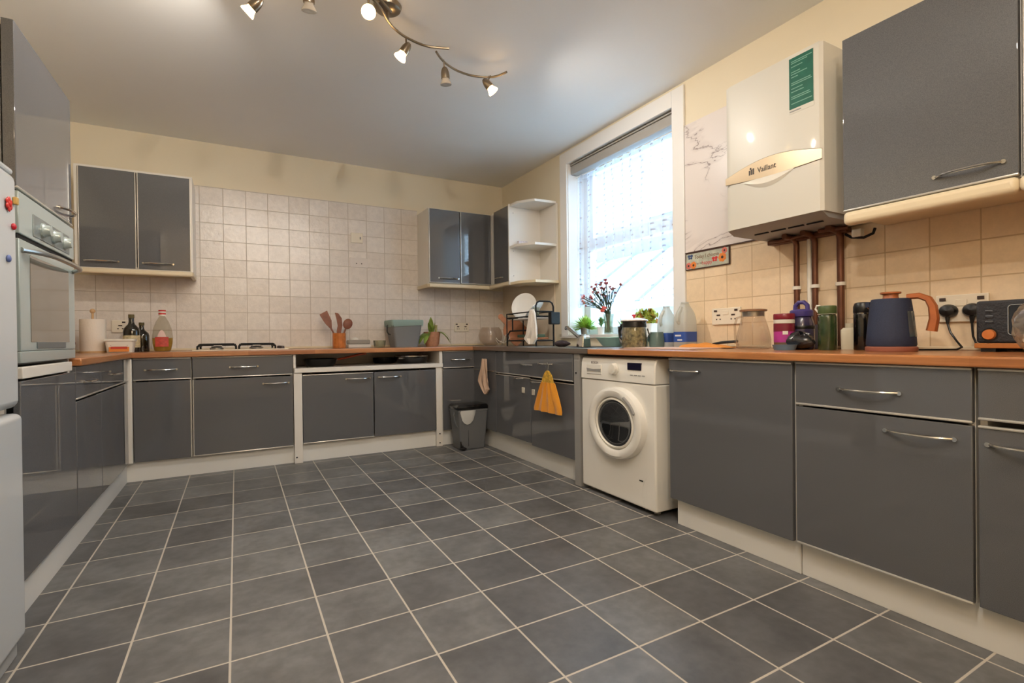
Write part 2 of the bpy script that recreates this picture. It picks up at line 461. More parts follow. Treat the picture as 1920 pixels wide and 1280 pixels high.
for x, z in ((.945, .045), (2.082, .108), (2.082, .03)):
    obj('screw', MB().cyl((x, 1.099, z), (x, 1.096, z), .006, n=10), M_RUB, c)
c = cab('narrow grey base unit with one drawer behind the pedal bin', 'B', FB, 2.118, 2.436, ZB, DB)
carcass(c, 'B', FB, 2.118, 2.434, ZB, ZT-.001, DB)
front(c, 'drawer', 'B', FB, 2.119, 2.434, ZS+.005, ZT, (2.196, 2.379, .741), ('top', 'bottom'))
front(c, 'door', 'B', FB, 2.119, 2.434, ZB, ZS-.001, None, ())
obj('corner_post', MB().box(2.4365, 2.468, 1.094, 1.13, .138, .8185, .002), M_WHITE, c)
# --- sink run on the right wall
c = cab('grey gloss corner filler panel behind the beige hanging cloth', 'R', FR, .665, 1.09, ZB, .02, 'filler panel', 'corner_panel')
obj('panel', MB().box(2.41, 2.432, .668, 1.092, .158, .8185, .002), M_DOOR, c)
obj('edge_strip', MB().box(2.406, 2.41, .668, 1.092, .648, .657, .001), M_CHROME, c)
c = cab('grey gloss sink unit with two drawers and two doors, yellow towel hanging on it', 'R', FR, -.418, .665, ZB, DB)
carcass(c, 'R', FR, -.416, .665, .158, ZT-.001, DB, top=False)
front(c, 'drawer', 'R', FR, .118, .665, ZS-.022, ZT, (.06, .245, .728), ('bottom',))
front(c, 'drawer', 'R', FR, -.416, .114, ZS-.022, ZT, (-.197, -.017, .744), ('bottom',), d0=.012)
front(c, 'door', 'R', FR, .118, .665, .160, ZS-.028, (.207, .352, .622), ('top',))
front(c, 'door', 'R', FR, -.416, .114, .148, ZS-.034, (-.042, .123-.012, .611), ('top',))
obj('end_panel', MB().box(2.405, 3.0, -.478, -.420, 0, .8185, .001), M_GREY, c)
obj('screw', MB().cyl((2.406, -.443, .70), (2.402, -.443, .70), .006, n=10), M_RUB, c)
for y, z in ((.216, .538), (.073, .535)):
    obj('child_lock_pad', MB().box(2.409, 2.402, y-.019, y+.019, z-.021, z+.021, .006), mat('lock pad', (212, 206, 190), .5), c)
# --- right run
c = cab('grey gloss base unit with single full-height door, right of the washing machine', 'R', FR, -1.822, -1.197, ZB, DB)
carcass(c, 'R', FR, -1.82, -1.199, ZB, ZT-.001, DB)
front(c, 'door', 'R', FR, -1.82, -1.199, .128, .8145, (-1.385, -1.205, .755), ('top',))
c = cab('wide grey gloss base unit with drawer over door, in the right foreground', 'R', FR, -2.353, -1.83, ZB, DB)
carcass(c, 'R', FR, -2.352, -1.832, ZB, ZT-.001, DB)
front(c, 'drawer', 'R', FR, -2.353, -1.831, .655, ZT, (-2.172, -1.988, .727), ('top', 'bottom'))
front(c, 'door', 'R', FR, -2.353, -1.831, ZB, .651, (-2.311, -2.131, .604), ('bottom',))
c = cab('grey base unit at the right edge with its drawer slightly open', 'R', FR, -2.92, -2.36, ZB, DB)
carcass(c, 'R', FR, -2.92, -2.362, ZB, ZT-.001, DB)
front(c, 'drawer', 'R', FR, -2.92, -2.362, .668, ZT, None, ('top', 'bottom'))
front(c, 'door', 'R', FR, -2.92, -2.362, ZB, .655, (-2.56, -2.385, .602), ('top',))
# --- left run
c = cab('grey gloss base unit on the left with drawer, between oven cabinet and corner', 'L', FL, -.105, 1.088, ZB, .58)
carcass(c, 'L', FL, -.104, 1.085, ZB, ZT-.001, .58)
front(c, 'drawer', 'L', FL, -.102, .36, ZS+.005, ZT, (.02, .2, .74), ('bottom',))
front(c, 'drawer', 'L', FL, .364, 1.084, ZS+.005, ZT, (.62, .82, .74), ('bottom',))
front(c, 'door', 'L', FL, -.102, .36, ZB, ZS-.001, None, ())
front(c, 'door', 'L', FL, .364, 1.084, ZB, ZS-.001, None, ())

# --- tall oven housing
c = thing('oven_housing', 'tall grey gloss cabinet holding the built-in oven beside the fridge', 'cabinet', (-.38, -.43, .128))
t = .018
mb = MB().box(-.70, -.107, -.75, -.732, .128, 1.985).box(-.70, -.088, -.128, -.11, .128, 1.985)
mb.box(-.70, -.088, -.732, -.128, 1.967, 1.985).box(-.70, -.69, -.732, -.128, .128, 1.967)
mb.box(-.69, -.088, -.732, -.128, .80, .818).box(-.69, -.088, -.732, -.128, 1.412, 1.428).box(-.69, -.088, -.732, -.128, .128, .146)
obj('carcass', mb, M_WHITE, c)
d = front(c, 'upper_door', 'L', FL-.003, -.75, -.111, 1.432, 1.985, (-.30, -.125, 1.475), ('bottom',), T=.032)
front(c, 'lower_door', 'L', FL, -.75, -.111, ZB, .797, None, ())
obj('lower_rail', MB().box(-.087, -.060, -.75, -.185, .803, .842, .003), M_WHITE, c)
ov = thing('built_in_oven', 'pale silver built-in electric oven with three knobs and bar handle', 'oven', (-.38, -.43, .846))
M_OVEN = mat('pale oven steel', (176, 188, 186), .32, .25, coat=.3, bump=.02)
M_OVGLASS = mat('oven mirror glass', (118, 112, 104), .1, .35, coat=.6, bump=.01, bscale=5)
obj('body', MB().box(-.68, -.088, -.72, -.14, .848, 1.405), mat('oven body', (60, 62, 64), .5), ov)
obj('control_panel', MB().box(-.087, -.064, -.748, -.113, 1.285, 1.424, .003), M_OVEN, ov)
mb = MB().prism([(-.555+.2*cos(a)*1.15, sin(a)*.055) for a in [pi*k/16 for k in range(33)][:-1]], 0, .002)
pan = obj('dial_plate', MB().box(-.064, -.0615, -.62, -.19, 1.298, 1.375, .03, seg=4), mat('grey dial plate', (138, 146, 146), .35, .4), ov)
for y in (-.53, -.405, -.265):
    mb = MB().lathe([(0, 0), (.026, 0), (.026, .006), (.021, .012), (.019, .026), (0, .028)], n=20)
    mb.transform(Matrix.Translation((-.0615, y, 1.335)) @ Matrix.Rotation(pi/2, 4, 'Y'))
    obj('knob', mb, M_OVEN, ov)
od = obj('oven_door', MB().box(-.087, -.064, -.748, -.113, .895, 1.268, .003), M_OVEN, ov)
obj('glass', MB().box(-.064, -.0625, -.655, -.205, .925, 1.225, .0005), M_OVGLASS, od)
mb = MB(); pts = []
for i in range(17):
    tt = -1+2*i/16; pts.append((-.064+.055*(1-abs(tt)**4), -.43+.30*tt, 1.232))
mb.tube(pts, .009, 10)
obj('handle', mb, mat('satin aluminium', (190, 192, 188), .3, .9), od)
mb = MB().box(-.0635, -.061, -.60, -.26, .921, .934)
obj('badge', MB().box(-.064, -.0615, -.60, -.26, .902, .926, .008, seg=3), mat('badge grey', (92, 100, 102), .3), od)
obj('vent_strip', MB().box(-.087, -.070, -.748, -.113, 1.2685, 1.2845), M_DARKGAP, ov)
obj('lower_trim', MB().box(-.087, -.064, -.748, -.113, .855, .894, .003), M_OVEN, ov)

# ------------------------------------------------------------------ wall cupboards
def rail(parent, mb): return obj('light_rail', mb, M_CREAM, parent, sharp=.9)
ZU0, ZU1 = 1.438, 2.118
F = 1.372
c = cab('grey gloss two-door wall cupboard at the left of the tiled wall', 'B', F, -.384, .286, ZU0, .33, 'wall cupboard', 'wall_cabinet')
carcass(c, 'B', F, -.384, .286, ZU0-.004, ZU1+.012, .336, front_d=-.004)
front(c, 'door', 'B', F, -.366, -.047, ZU0, ZU1, (-.333, -.15, 1.483), ('left', 'right'), T=.004)
front(c, 'door', 'B', F, -.043, .277, ZU0, ZU1, (-.012, .166, 1.483), ('left', 'right'), T=.004)
rail(c, MB().box(-.384, .288, 1.355, 1.40, 1.398, 1.4335, .012, seg=4).box(.262, .288, 1.40, 1.70, 1.405, 1.4335, .004))
c = cab('grey gloss two-door wall cupboard left of the room corner', 'B', F, 2.104, 2.73, ZU0, .33, 'wall cupboard', 'wall_cabinet')
carcass(c, 'B', F, 2.103, 2.732, ZU0-.004, ZU1+.006, .336)
front(c, 'door', 'B', F, 2.103, 2.409, ZU0, ZU1, (2.194, 2.389, 1.484), ('left', 'bottom'))
front(c, 'door', 'B', F, 2.413, 2.732, ZU0, ZU1, None, ('left', 'bottom'))
obj('corner_post', MB().box(2.7335, 2.757, 1.355, 1.39, ZU0, ZU1), M_WHITE, c)
rail(c, MB().box(2.095, 2.74, 1.352, 1.40, 1.396, 1.4335, .012, seg=4).box(2.095, 2.12, 1.40, 1.70, 1.40, 1.4335, .004))
FC = 2.71
c = cab('single-door grey gloss wall cupboard between the corner and open shelves', 'R', FC, .94, 1.36, ZU0, .33, 'wall cupboard', 'wall_cabinet')
carcass(c, 'R', FC, .953, 1.345, ZU0-.004, ZU1+.006, .32)
front(c, 'door', 'R', FC, .945, 1.265, ZU0, ZU1, (1.08, 1.24, 1.484), ('left',))
rail(c, MB().box(2.695, 2.735, .94, 1.345, 1.398, 1.4335, .012, seg=4))
# open end shelves
c = thing('open_end_shelves', 'white open end shelves with three angled boards beside the window', 'shelf', (2.88, .85, 1.39))
obj('side_panel', MB().box(2.69, 3.028, .93, .944, 1.40, 2.115), M_WHITE, c)
obj('back_panel', MB().box(3.016, 3.0335, .66, .93, 1.42, 2.10), M_WHITE, c)
def shelf_poly(k=1.0):
    return [(2.70, .929), (2.705, .80), (2.80, .665), (2.985, .655), (3.015, .66), (3.015, .929)]
for z0, z1 in ((2.092, 2.112), (1.722, 1.742)):
    obj('shelf', MB().prism(shelf_poly(), z0, z1), M_WHITE, c)
obj('base_board', MB().prism([(2.70, .929), (2.70, .79), (2.79, .648), (2.97, .632), (3.03, .65), (3.03, .929)], 1.398, 1.420), M_CREAM, c)
for z in (2.04, 1.70, 1.48):
    obj('fixing_hole', MB().cyl((2.735, .9302, z), (2.735, .928, z), .004, n=8), M_GREY, c)
single('small_carton', MB().box(2.76, 2.85, .87, .91, 1.7425, 1.785, .001), mat('carton', (214, 208, 214), .6, vary=.2, vscale=60),
       'small white carton lying on the middle open shelf', 'carton', loc=(2.8, .89, 1.742))
FU = 2.705
c = cab('grey gloss wall cupboard right of the boiler', 'R', FU, -2.372, -1.852, ZU0, .33, 'wall cupboard', 'wall_cabinet')
carcass(c, 'R', FU, -2.372, -1.853, 1.406, 2.10, .333)
front(c, 'door', 'R', FU, -2.372, -1.853, 1.408, 2.10, (-2.335, -2.155, 1.462), ('bottom',))
rail(c, MB().box(2.68, 2.73, -2.374, -1.862, 1.352, 1.4045, .018, seg=4).box(2.73, 3.03, -2.374, -1.862, 1.388, 1.404))
c = cab('grey gloss wall cupboard at the top right edge', 'R', FU, -2.90, -2.376, ZU0, .33, 'wall cupboard', 'wall_cabinet')
carcass(c, 'R', FU, -2.90, -2.378, 1.406, 2.10, .333)
front(c, 'door', 'R', FU, -2.90, -2.380, 1.408, 2.10, None, ('right', 'bottom'))
rail(c, MB().box(2.68, 2.73, -2.90, -2.3745, 1.352, 1.4045, .018, seg=4).box(2.73, 3.03, -2.90, -2.3745, 1.388, 1.404))

# ------------------------------------------------------------------ worktops and sink
ZW0, ZW = .8195, .855
mb = MB().box(-.70, 2.402, 1.078, 1.702, ZW0, ZW, .006)
w = thing('worktop', 'wood block worktop along the far wall, carrying the hob', 'worktop', (1, 1.4, ZW0))
obj('board', mb, M_WOODX, w)
obj('upstand', MB().box(-.70, 3.03, 1.686, 1.7025, ZW+.0005, ZW+.018, .004), M_CREAM, w)
single('worktop', MB().box(-.71, -.044, -.108, 1.0765, ZW0, ZW, .006), M_WOODY, 'short wood worktop between the oven cabinet and the left corner', 'worktop', loc=(-.38, .5, ZW0))
w = thing('worktop', 'long wood worktop under the boiler on the right wall', 'worktop', (2.7, -1.8, ZW0))
obj('board', MB().box(2.39, 3.033, -2.95, -.575, ZW0, .851, .006), M_WOODY, w)
obj('upstand', MB().box(3.018, 3.0335, -2.95, -.66, .8515, .866, .004), M_CREAM, w)
sk = thing('sink', 'stainless steel sink and drainer under the window', 'sink', (2.7, .2, ZW0))
mb = MB()
bx0, bx1, by0, by1 = 2.50, 2.90, -.40, .12
for b in ((2.392, bx0, -.573, 1.076), (bx1, 3.033, -.573, 1.684), (bx0, bx1, -.573, by0), (bx0, bx1, by1, 1.076), (2.404, bx1, 1.0765, 1.684)):
    mb.box(b[0], b[1], b[2], b[3], ZW0+.003, .853)
obj('drainer_top', mb, M_STEEL, sk)
mb = MB().box(bx0, bx1, by0, by1, .69, .694).box(bx0, bx0+.003, by0, by1, .69, .83).box(bx1-.003, bx1, by0, by1, .69, .83).box(bx0, bx1, by0, by0+.003, .69, .83).box(bx0, bx1, by1-.003, by1, .69, .83)
obj('bowl', mb, M_STEEL, sk)
mb = MB()
for k in range(8):
    y = .40+.045*k; mb.box(2.52, 2.86, y, y+.006, .853, .8545)
obj('drainer_ridges', mb, M_STEEL, sk)
# ------------------------------------------------------------------ fridge freezer
fr = thing('fridge_freezer', 'white fridge freezer with flower magnets at the left edge', 'fridge', (-.36, -1.29, 0))
obj('body', MB().box(-.70, -.062, -1.62, -.972, .03, 1.425, .008), M_FRIDGE, fr)
obj('upper_door', MB().box(-.06, -.005, -1.62, -.968, .732, 1.415, .022, seg=4), M_FRIDGE, fr)
d = obj('lower_door', MB().box(-.06, 0, -1.62, -.966, .055, .715, .018, seg=4), M_FRIDGE, fr)
obj('top_cap', MB().box(-.68, -.012, -1.62, -.972, 1.4155, 1.432, .006), M_FRIDGE, fr)
obj('kick_strip', MB().box(-.66, -.02, -1.60, -.972, .0, .05, .004), mat('kick grey', (170, 172, 172), .5), fr)
def magnet(name, y, z, label, build, m):
    mb = MB(); build(mb); mb.transform(Matrix.Translation((-.0048, y, z)) @ Matrix.Rotation(pi/2, 4, 'Y'))
    single(name, mb, m, label, 'fridge magnet', loc=(-.0048, y, z))
def flower(mb):
    for k in range(6):
        a = k*pi/3; mb.sphere((.013*cos(a), .013*sin(a), .004), .009, sc3=(1, 1, .35), u=10, v=6)
    mb.sphere((0, 0, .006), .008, sc3=(1, 1, .5), u=10, v=6)
magnet('flower_magnet', -1.045, 1.315, 'red flower magnet on the fridge door', flower, mat('magnet red', (205, 48, 40), .4))
magnet('square_magnet', -.998, 1.335, 'small yellow square magnet near the fridge edge', lambda mb: mb.box(-.011, .011, -.009, .009, 0, .010, .003), mat('magnet yellow', (196, 158, 84), .5))
magnet('round_magnet', -1.01, 1.258, 'small round red magnet on the fridge door', lambda mb: mb.sphere((0, 0, .003), .010, sc3=(1, 1, .6), u=12, v=8), mat('magnet ruby', (190, 30, 48), .3))
magnet('round_magnet', -1.05, 1.16, 'small round blue and white magnet on the fridge door', lambda mb: mb.sphere((0, 0, .003), .011, sc3=(1, 1, .5), u=12, v=8), mat('magnet blue', (92, 110, 168), .3))

# ------------------------------------------------------------------ washing machine
wm = thing('washing_machine', 'white front-loading washing machine under the worktop', 'washing machine', (2.72, -.8, 0))
X0 = 2.405; y0, y1 = -1.108, -.491
mb = MB().box(X0+.004, 2.99, y0, y1, .022, .672, .01, seg=3)
obj('cabinet', mb, M_APPL, wm)
mb = MB()
prof = []  # control fascia, leaning back at the top
pts = [(X0, .676), (X0, .70), (X0+.004, .77), (X0+.014, .797), (X0+.03, .806), (X0+.58, .806), (X0+.58, .676)]
rows = [[(x, y, z) for x, z in pts] for y in (y0, y0+.006, y1-.006, y1)]
rows[0] = [(x+.006 if i < 4 else x, y0, z-(.004 if 2 < i < 6 else 0)) for i, (x, z) in enumerate(pts)]
rows[-1] = [(x+.006 if i < 4 else x, y1, z-(.004 if 2 < i < 6 else 0)) for i, (x, z) in enumerate(pts)]
mb.grid(rows, True, True)
pnl = obj('control_panel', mb, M_APPL, wm)
obj('detergent_drawer', MB().box(X0-.003, X0+.01, -.690, -.553, .703, .762, .003), M_APPL, pnl)
obj('drawer_grip', MB().prism([(-.685, .722), (-.56, .722), (-.555, .738), (-.62, .733), (-.69, .738)], 0, .003, M=Matrix(((0, 0, -1, X0-.003), (1, 0, 0, 0), (0, 1, 0, 0), (0, 0, 0, 1)))), M_GREY, pnl)
mb = MB().lathe([(0, 0), (.033, 0), (.033, .008), (.028, .011), (.026, .024), (0, .026)], n=26)
mb.transform(Matrix.Translation((X0+.001, -.805, .742)) @ Matrix.Rotation(-pi/2, 4, 'Y'))
obj('programme_dial', mb, M_PLASTIC, pnl)
obj('display', MB().box(X0-.001, X0+.012, -1.012, -.908, .742, .781, .002), mat('dark display', (22, 20, 44), .15), pnl)
text('logo', 'BOSCH', mat('logo grey', (120, 112, 110), .5), pnl, (X0-.0015, -.628, .771), (0, -1, 0), (0, 0, 1), .02)
for i in range(4):
    obj('button', MB().box(X0-.0012, X0+.008, -.93-.03*i, -.95-.03*i, .713, .717, .0005), M_GREY, pnl)
cy, cz, ry, rz = -.826, .445, .225, .199
def ellring(mb, prof, n=48, oy=0, oz=0):
    rows = [[(x, cy+oy+ry*k*cos(2*pi*i/n), cz+oz+rz*k*sin(2*pi*i/n)) for i in range(n)] for k, x in prof]
    mb.grid(rows, True); return mb
mb = ellring(MB(), [(1.0, X0+.006), (1.0, X0-.018), (.97, X0-.034), (.90, X0-.042), (.78, X0-.040), (.735, X0-.034), (.72, X0-.02), (.70, X0+.004)])
dr = obj('door_ring', mb, M_APPL, wm)
mb = ellring(MB(), [(.718, X0-.018), (.70, X0-.03), (.655, X0-.034), (.64, X0-.026), (.64, X0-.01)])
obj('inner_ring', mb, M_PLASTIC, dr)
mb = ellring(MB(), [(.65, X0-.024), (.60, X0-.026), (.48, X0-.02), (.3, X0-.012), (.1, X0-.008), (.001, X0-.008)])
obj('glass', mb, glassy('door glass', (96, 98, 100), .2), dr)
mb = ellring(MB(), [(.66, X0+.0034), (.55, X0+.0034), (.001, X0+.0034)])
obj('drum', mb, mat('drum dark', (52, 54, 57), .35, .6, bump=.1, bscale=60), dr)
mb = MB()
for k in range(9):
    a = RAD(38)+k*RAD(3.4); mb.sphere((X0-.036, cy+ry*.86*cos(pi-a-.1), cz+rz*.86*sin(a)), .009, u=8, v=6, sc3=(.6, 1, 1))
pts = [(X0-.043, cy-ry*.86*cos(RAD(q)), cz+rz*.86*sin(RAD(q))) for q in range(24, 66, 6)]
obj('door_grip', MB().tube(pts, .009, 8), M_GREY, dr)
obj('filter_mark', MB().box(X0+.0025, X0+.0045, -1.015, -.988, .160, .167), M_RUB, wm)
pts = [(X0+.0035, -1.06+.05*cos(RAD(q)), .10+.09*sin(RAD(q))) for q in range(-60, 70, 8)]
obj('filter_flap_line', MB().tube(pts, .0007, 6), M_APPL, wm)
for y in (y0+.05, y1-.05):
    for x in (X0+.06, X0+.52):
        obj('foot', MB().cyl((x, y, 0), (x, y, .023), .018, n=14), M_GREY, wm)

# ------------------------------------------------------------------ hob
hb = thing('gas_hob', 'white four-burner gas hob with black pan supports', 'hob', (.59, 1.38, ZW))
obj('hob_plate', MB().box(.285, .905, 1.165, 1.60, ZW+.0005, ZW+.010, .003), mat('hob enamel', (228, 214, 192), .25, coat=.3), hb)
for bx, by, r in ((.43, 1.29, .045), (.43, 1.49, .035), (.695, 1.29, .035), (.695, 1.49, .05)):
    b = obj('burner', MB().lathe([(0, 0), (r, 0), (r, .012), (r*.8, .016), (0, .016)], (bx, by, ZW+.0102), 20), M_STEEL, hb)
    obj('burner_cap', MB().lathe([(0, 0), (r*.75, 0), (r*.75, .006), (0, .008)], (bx, by, ZW+.0263), 20), M_RUB, b)
for gx0, gx1 in ((.315, .555), (.575, .815)):
    mb = MB(); z = ZW+.047; r = .007
    def rr(path): mb.tube(path, r, 8)
    for y in (1.20, 1.57):
        rr([(gx0, y, ZW+.012), (gx0, y, z-.015), (gx0+.015, y, z), (gx1-.015, y, z), (gx1, y, z-.015), (gx1, y, ZW+.012)])
    for x in (gx0+.004, gx1-.004):
        rr([(x, 1.20, z-.012), (x, 1.57, z-.012)])
    xm = (gx0+gx1)/2
    for y in (1.29, 1.49):
        rr([(gx0, y, z-.004), (xm-.03, y, z-.004)]); rr([(xm+.03, y, z-.004), (gx1, y, z-.004)])
    obj('pan_support', mb, M_RUB, hb)
for y in (1.22, 1.31, 1.40, 1.49):
    obj('knob', MB().lathe([(0, 0), (.018, 0), (.016, .02), (0, .022)], (.862, y, ZW+.0102), 16), mat('hob knob', (70, 58, 54), .4), hb)

# ------------------------------------------------------------------ boiler
bo = thing('boiler', 'white wall-hung gas boiler with green sticker and logo band', 'boiler', (2.87, -1.545, 1.42))
BX, by0, by1 = 2.70, -1.778, -1.309
mb = MB()
sec = [(BX+.012, by0), (BX, by0+.012), (BX, by1-.03), (BX+.012, by1), (3.026, by1), (3.026, by0)]
rows = []
for z, ins in ((1.437, .0), (2.142, 0)):
    rows.append([(x, y, z) for x, y in sec])
mb.grid(rows, True, True)
obj('casing', mb, mat('boiler white', (214, 210, 198), .4, coat=.5, bump=.004, bscale=6, coatr=.04), bo)
mb = MB()
mb.grid([[(BX+.006, y, 1.4365) for y in (by0+.006, by1-.006)], [(BX+.05, y, 1.415) for y in (by0+.006, by1-.006)], [(3.02, y, 1.412) for y in (by0+.006, by1-.006)], [(3.02, y, 1.4365) for y in (by0+.006, by1-.006)]], False)
mb.quad((BX+.006, by0+.006, 1.4365), (BX+.05, by0+.006, 1.415), (3.02, by0+.006, 1.412), (3.02, by0+.006, 1.4365))
mb.quad((BX+.006, by1-.006, 1.4365), (BX+.05, by1-.006, 1.415), (3.02, by1-.006, 1.412), (3.02, by1-.006, 1.4365))
obj('underside', mb, M_GREY, bo)
mb = MB()
for k in range(4):
    y = -1.40-.085*k; mb.box(BX+.09, BX+.10, y, y-.07, 1.409, 1.4135)
obj('vent_slots', mb, M_RUB, bo)
# curved silver band across the front
n = 24; top, bot = [], []
for i in range(n+1):
    tt = i/n; y = by1-.002+(by0+.004-by1)*tt; s = sin(pi*tt)
    top.append((BX-.0035, y, 1.694+.042*s-.002*tt)); bot.append((BX-.0035, y, 1.664-.010*s-.012*tt))
bk = [(BX+.001, p[1], p[2]) for p in top]; bk2 = [(BX+.001, p[1], p[2]) for p in bot]
mb = MB(); mb.grid([bk, top, bot, bk2])
band = obj('logo_band', mb, mat('warm silver', (206, 186, 156), .28, .55, coat=.3), bo)
mb = MB(); mb.tube([(BX-.0005, p[1], p[2]+.001) for p in top], .0016, 6); mb.tube([(BX-.0005, p[1], p[2]-.001) for p in bot], .0016, 6)
obj('seam', mb, mat('seam', (96, 82, 66), .5), band)
MT = mat('logo charcoal', (62, 54, 50), .5)
text('logo', 'Vaillant', MT, band, (BX-.0042, -1.530, 1.687), (0, -1, 0), (0, 0, 1), .036, scale_x=.86)
mb = MB()
for k in range(3): mb.box(BX-.0045, BX-.0035, -1.440-.010*k, -1.447-.010*k, 1.676, 1.698+.003*k)
mb.sphere((BX-.004, -1.449, 1.706), .005, u=8, v=6, sc3=(.2, 1, 1))
obj('hare_mark', mb, MT, band)
mb = MB(); rows = []
for i in range(13):
    tt = i/12; y = -1.405-.25*tt; s = sin(pi*tt)
    zt = 1.652-.004*tt
    rows.append([(BX-.0025, y, zt), (BX-.0025-.006*s, y, zt-.012*s-.001), (BX-.0025-.008*s, y, zt-.030*s-.002), (BX-.001, y, zt-.046*s-.003)])
mb.grid(rows)
obj('grip_recess', mb, mat('grip plastic', (230, 226, 214), .18, coat=.5), bo)
st = obj('sticker', MB().box(BX-.0012, BX+.001, -1.746, -1.637, 1.885, 2.128, .0004), mat('sticker white', (214, 210, 198), .5), bo)
mb = MB().box(BX-.0018, BX-.0011, -1.744, -1.639, 1.905, 2.126)
obj('green_print', mb, mat('sticker green', (28, 96, 78), .45, vary=.12, vscale=30), st)
mb = MB()
rng = random.Random(3)
for z, l in ((2.108, .09), (2.100, .07), (2.085, .05), (2.062, .04), (2.052, .07), (2.040, .03), (2.015, .085), (2.007, .09), (1.990, .05), (1.976, .055), (1.955, .08), (1.947, .085), (1.925, .09)):
    mb.box(BX-.0021, BX-.0017, -1.648, -1.648-l, z, z+.0035)
obj('print_lines', mb, mat('print pale', (120, 166, 148), .5), st)
mb = MB().box(BX-.0019, BX-.0011, -1.64, -1.69, 1.892, 1.897)
obj('print_small', mb, M_GREY, st)

# ------------------------------------------------------------------ pipes below the boiler
def pipe(y, label, r=.0135, dx=.03, m=None, ztop=1.41, zb=.8665, bend=True, clip=True, group=None):
    pts = [(XR-dx, y, zb), (XR-dx, y, 1.2), (XR-dx, y, 1.36)]
    if bend:
        for a in (20, 45, 70, 90): pts.append((XR-dx-.04*(1-cos(RAD(a))), y, 1.36+.04*sin(RAD(a))))
        pts.append((XR-dx-.10, y, 1.402)); 
    else: pts.append((XR-dx, y, ztop))
    p = thing('copper_pipe' if m is None else 'plastic_pipe', label, 'pipe', (XR-dx, y, zb), group)
    obj('tube', MB().tube(pts, r, 12), m or M_COPPER, p)
    if clip:
        z = 1.145
        mb = MB().lathe([(r+.001, 0), (r+.006, 0), (r+.006, .016), (r+.001, .016)], (XR-dx, y, z), 16, cap=False).box(XR-dx+r, XR-.0065, y-.008, y+.008, z+.002, z+.014)
        obj('clip', mb, M_PLASTIC, p)
pipe(-1.475, 'left copper pipe below the boiler, white clip halfway')
pipe(-1.565, 'middle copper pipe below the boiler, beside the white waste pipe')
pipe(-1.682, 'right copper pipe below the boiler, nearest the kettle', .015)
pipe(-1.535, 'white plastic waste pipe between two copper pipes', .011, .022, M_PLASTIC, ztop=1.41, bend=False, clip=False)
mf = thing('pipe_manifold', 'dark brown pipe tray and valves under the boiler', 'pipework', (2.99, -1.55, 1.38))
obj('tray', MB().box(2.985, 3.0335, -1.72, -1.335, 1.385, 1.409, .004), M_COPPER, mf)
mb = MB().tube([(2.97, -1.36, 1.40), (2.955, -1.42, 1.392), (2.955, -1.50, 1.396), (2.97, -1.56, 1.402)], .008, 8).tube([(2.95, -1.62, 1.402), (2.945, -1.68, 1.40), (2.96, -1.74, 1.398)], .01, 8)
obj('pipework', mb, M_COPPER, mf)
mb = MB().tube([(3.0, -1.71, 1.375), (2.99, -1.74, 1.355), (2.99, -1.79, 1.345), (2.995, -1.825, 1.358), (3.0, -1.83, 1.38)], .006, 8)
obj('cable_loop', mb, M_RUB, mf)
obj('white_valve', MB().box(2.975, 3.01, -1.785, -1.745, 1.352, 1.387, .006), M_PLASTIC, mf)

# ------------------------------------------------------------------ sockets and switches
M_SOCK = mat('socket plate', (232, 222, 202), .35, bump=.01)
M_HOLE = mat('socket holes', (60, 44, 36), .6)
def socket(label, side, F, u0, u1, z0, z1, twin=True, name='wall_socket', flip=1):
    s = thing(name, label, 'socket', P(side, F, (u0+u1)/2, 0, z0))
    obj('plate', pbox(MB(), side, F, u0, u1, 0, .012, z0, z1, .003), M_SOCK, s)
    w = (u1-u0); h = z1-z0
    for k in ((-.26, .26) if twin else (0,)):
        um = (u0+u1)/2+k*w
        mb = MB()
        ww = w if twin else w*2
        pbox(mb, side, F, um-.012, um+.012, .0115, .0128, z0+h*.52, z0+h*.62)
        for q in (-.05, .05): pbox(mb, side, F, um+q*ww*1.3-.004, um+q*ww*1.3+.004, .0115, .0128, z0+h*.28, z0+h*.36)
        mb2 = MB(); ud = um+(.10*ww if k >= 0 else -.10*ww)
        pbox(mb2, side, F, ud-.010, ud+.010, .0115, .0145, z0+h*.78, z0+h*.9)
        obj('rocker', mb2, M_HOLE, s)
        obj('pin_holes', mb, M_HOLE, s)
    if twin: obj('centre_tab', pbox(MB(), side, F, (u0+u1)/2-.018, (u0+u1)/2+.018, .0115, .015, z0+h*.58, z0+h*.82, .002), M_SOCK, s)
    return s
FWB, FWR = YB-.0062, XR-.0062
socket('white double socket on the far wall tiles, right of the potted plant', 'B', FWB, 2.475, 2.63, .995, 1.085)
socket('white socket on the far wall behind the dark oil bottle', 'B', FWB, -.25, -.145, .998, 1.09, twin=False)
socket('white double socket under the small floral sign', 'R', FWR, -1.145, -.955, .985, 1.08)
socket('white double cooker socket behind the kettle and toaster', 'R', FWR, -2.197, -2.035, .962, 1.068)
s = thing('wall_switch', 'square white isolator switch high on the far wall tiles', 'switch', (1.53, FWB, 1.80))
obj('plate', MB().box(1.478, 1.582, FWB-.014, FWB, 1.808, 1.898, .003), M_SOCK, s)
obj('rocker', MB().box(1.555, 1.566, FWB-.018, FWB-.0135, 1.84, 1.862, .001), M_GREY, s)
s = thing('blank_socket_plate', 'pale blanking plate below the isolator switch, two screw holes', 'wall plate', (1.54, FWB, 1.59))
obj('plate', MB().box(1.466, 1.625, FWB-.006, FWB, 1.585, 1.672, .002), mat('blank plate', (220, 211, 202), .35), s)
for x in (1.525, 1.57): obj('screw', MB().cyl((x, FWB-.0055, 1.620), (x, FWB-.0085, 1.620), .005, n=10), M_HOLE, s)

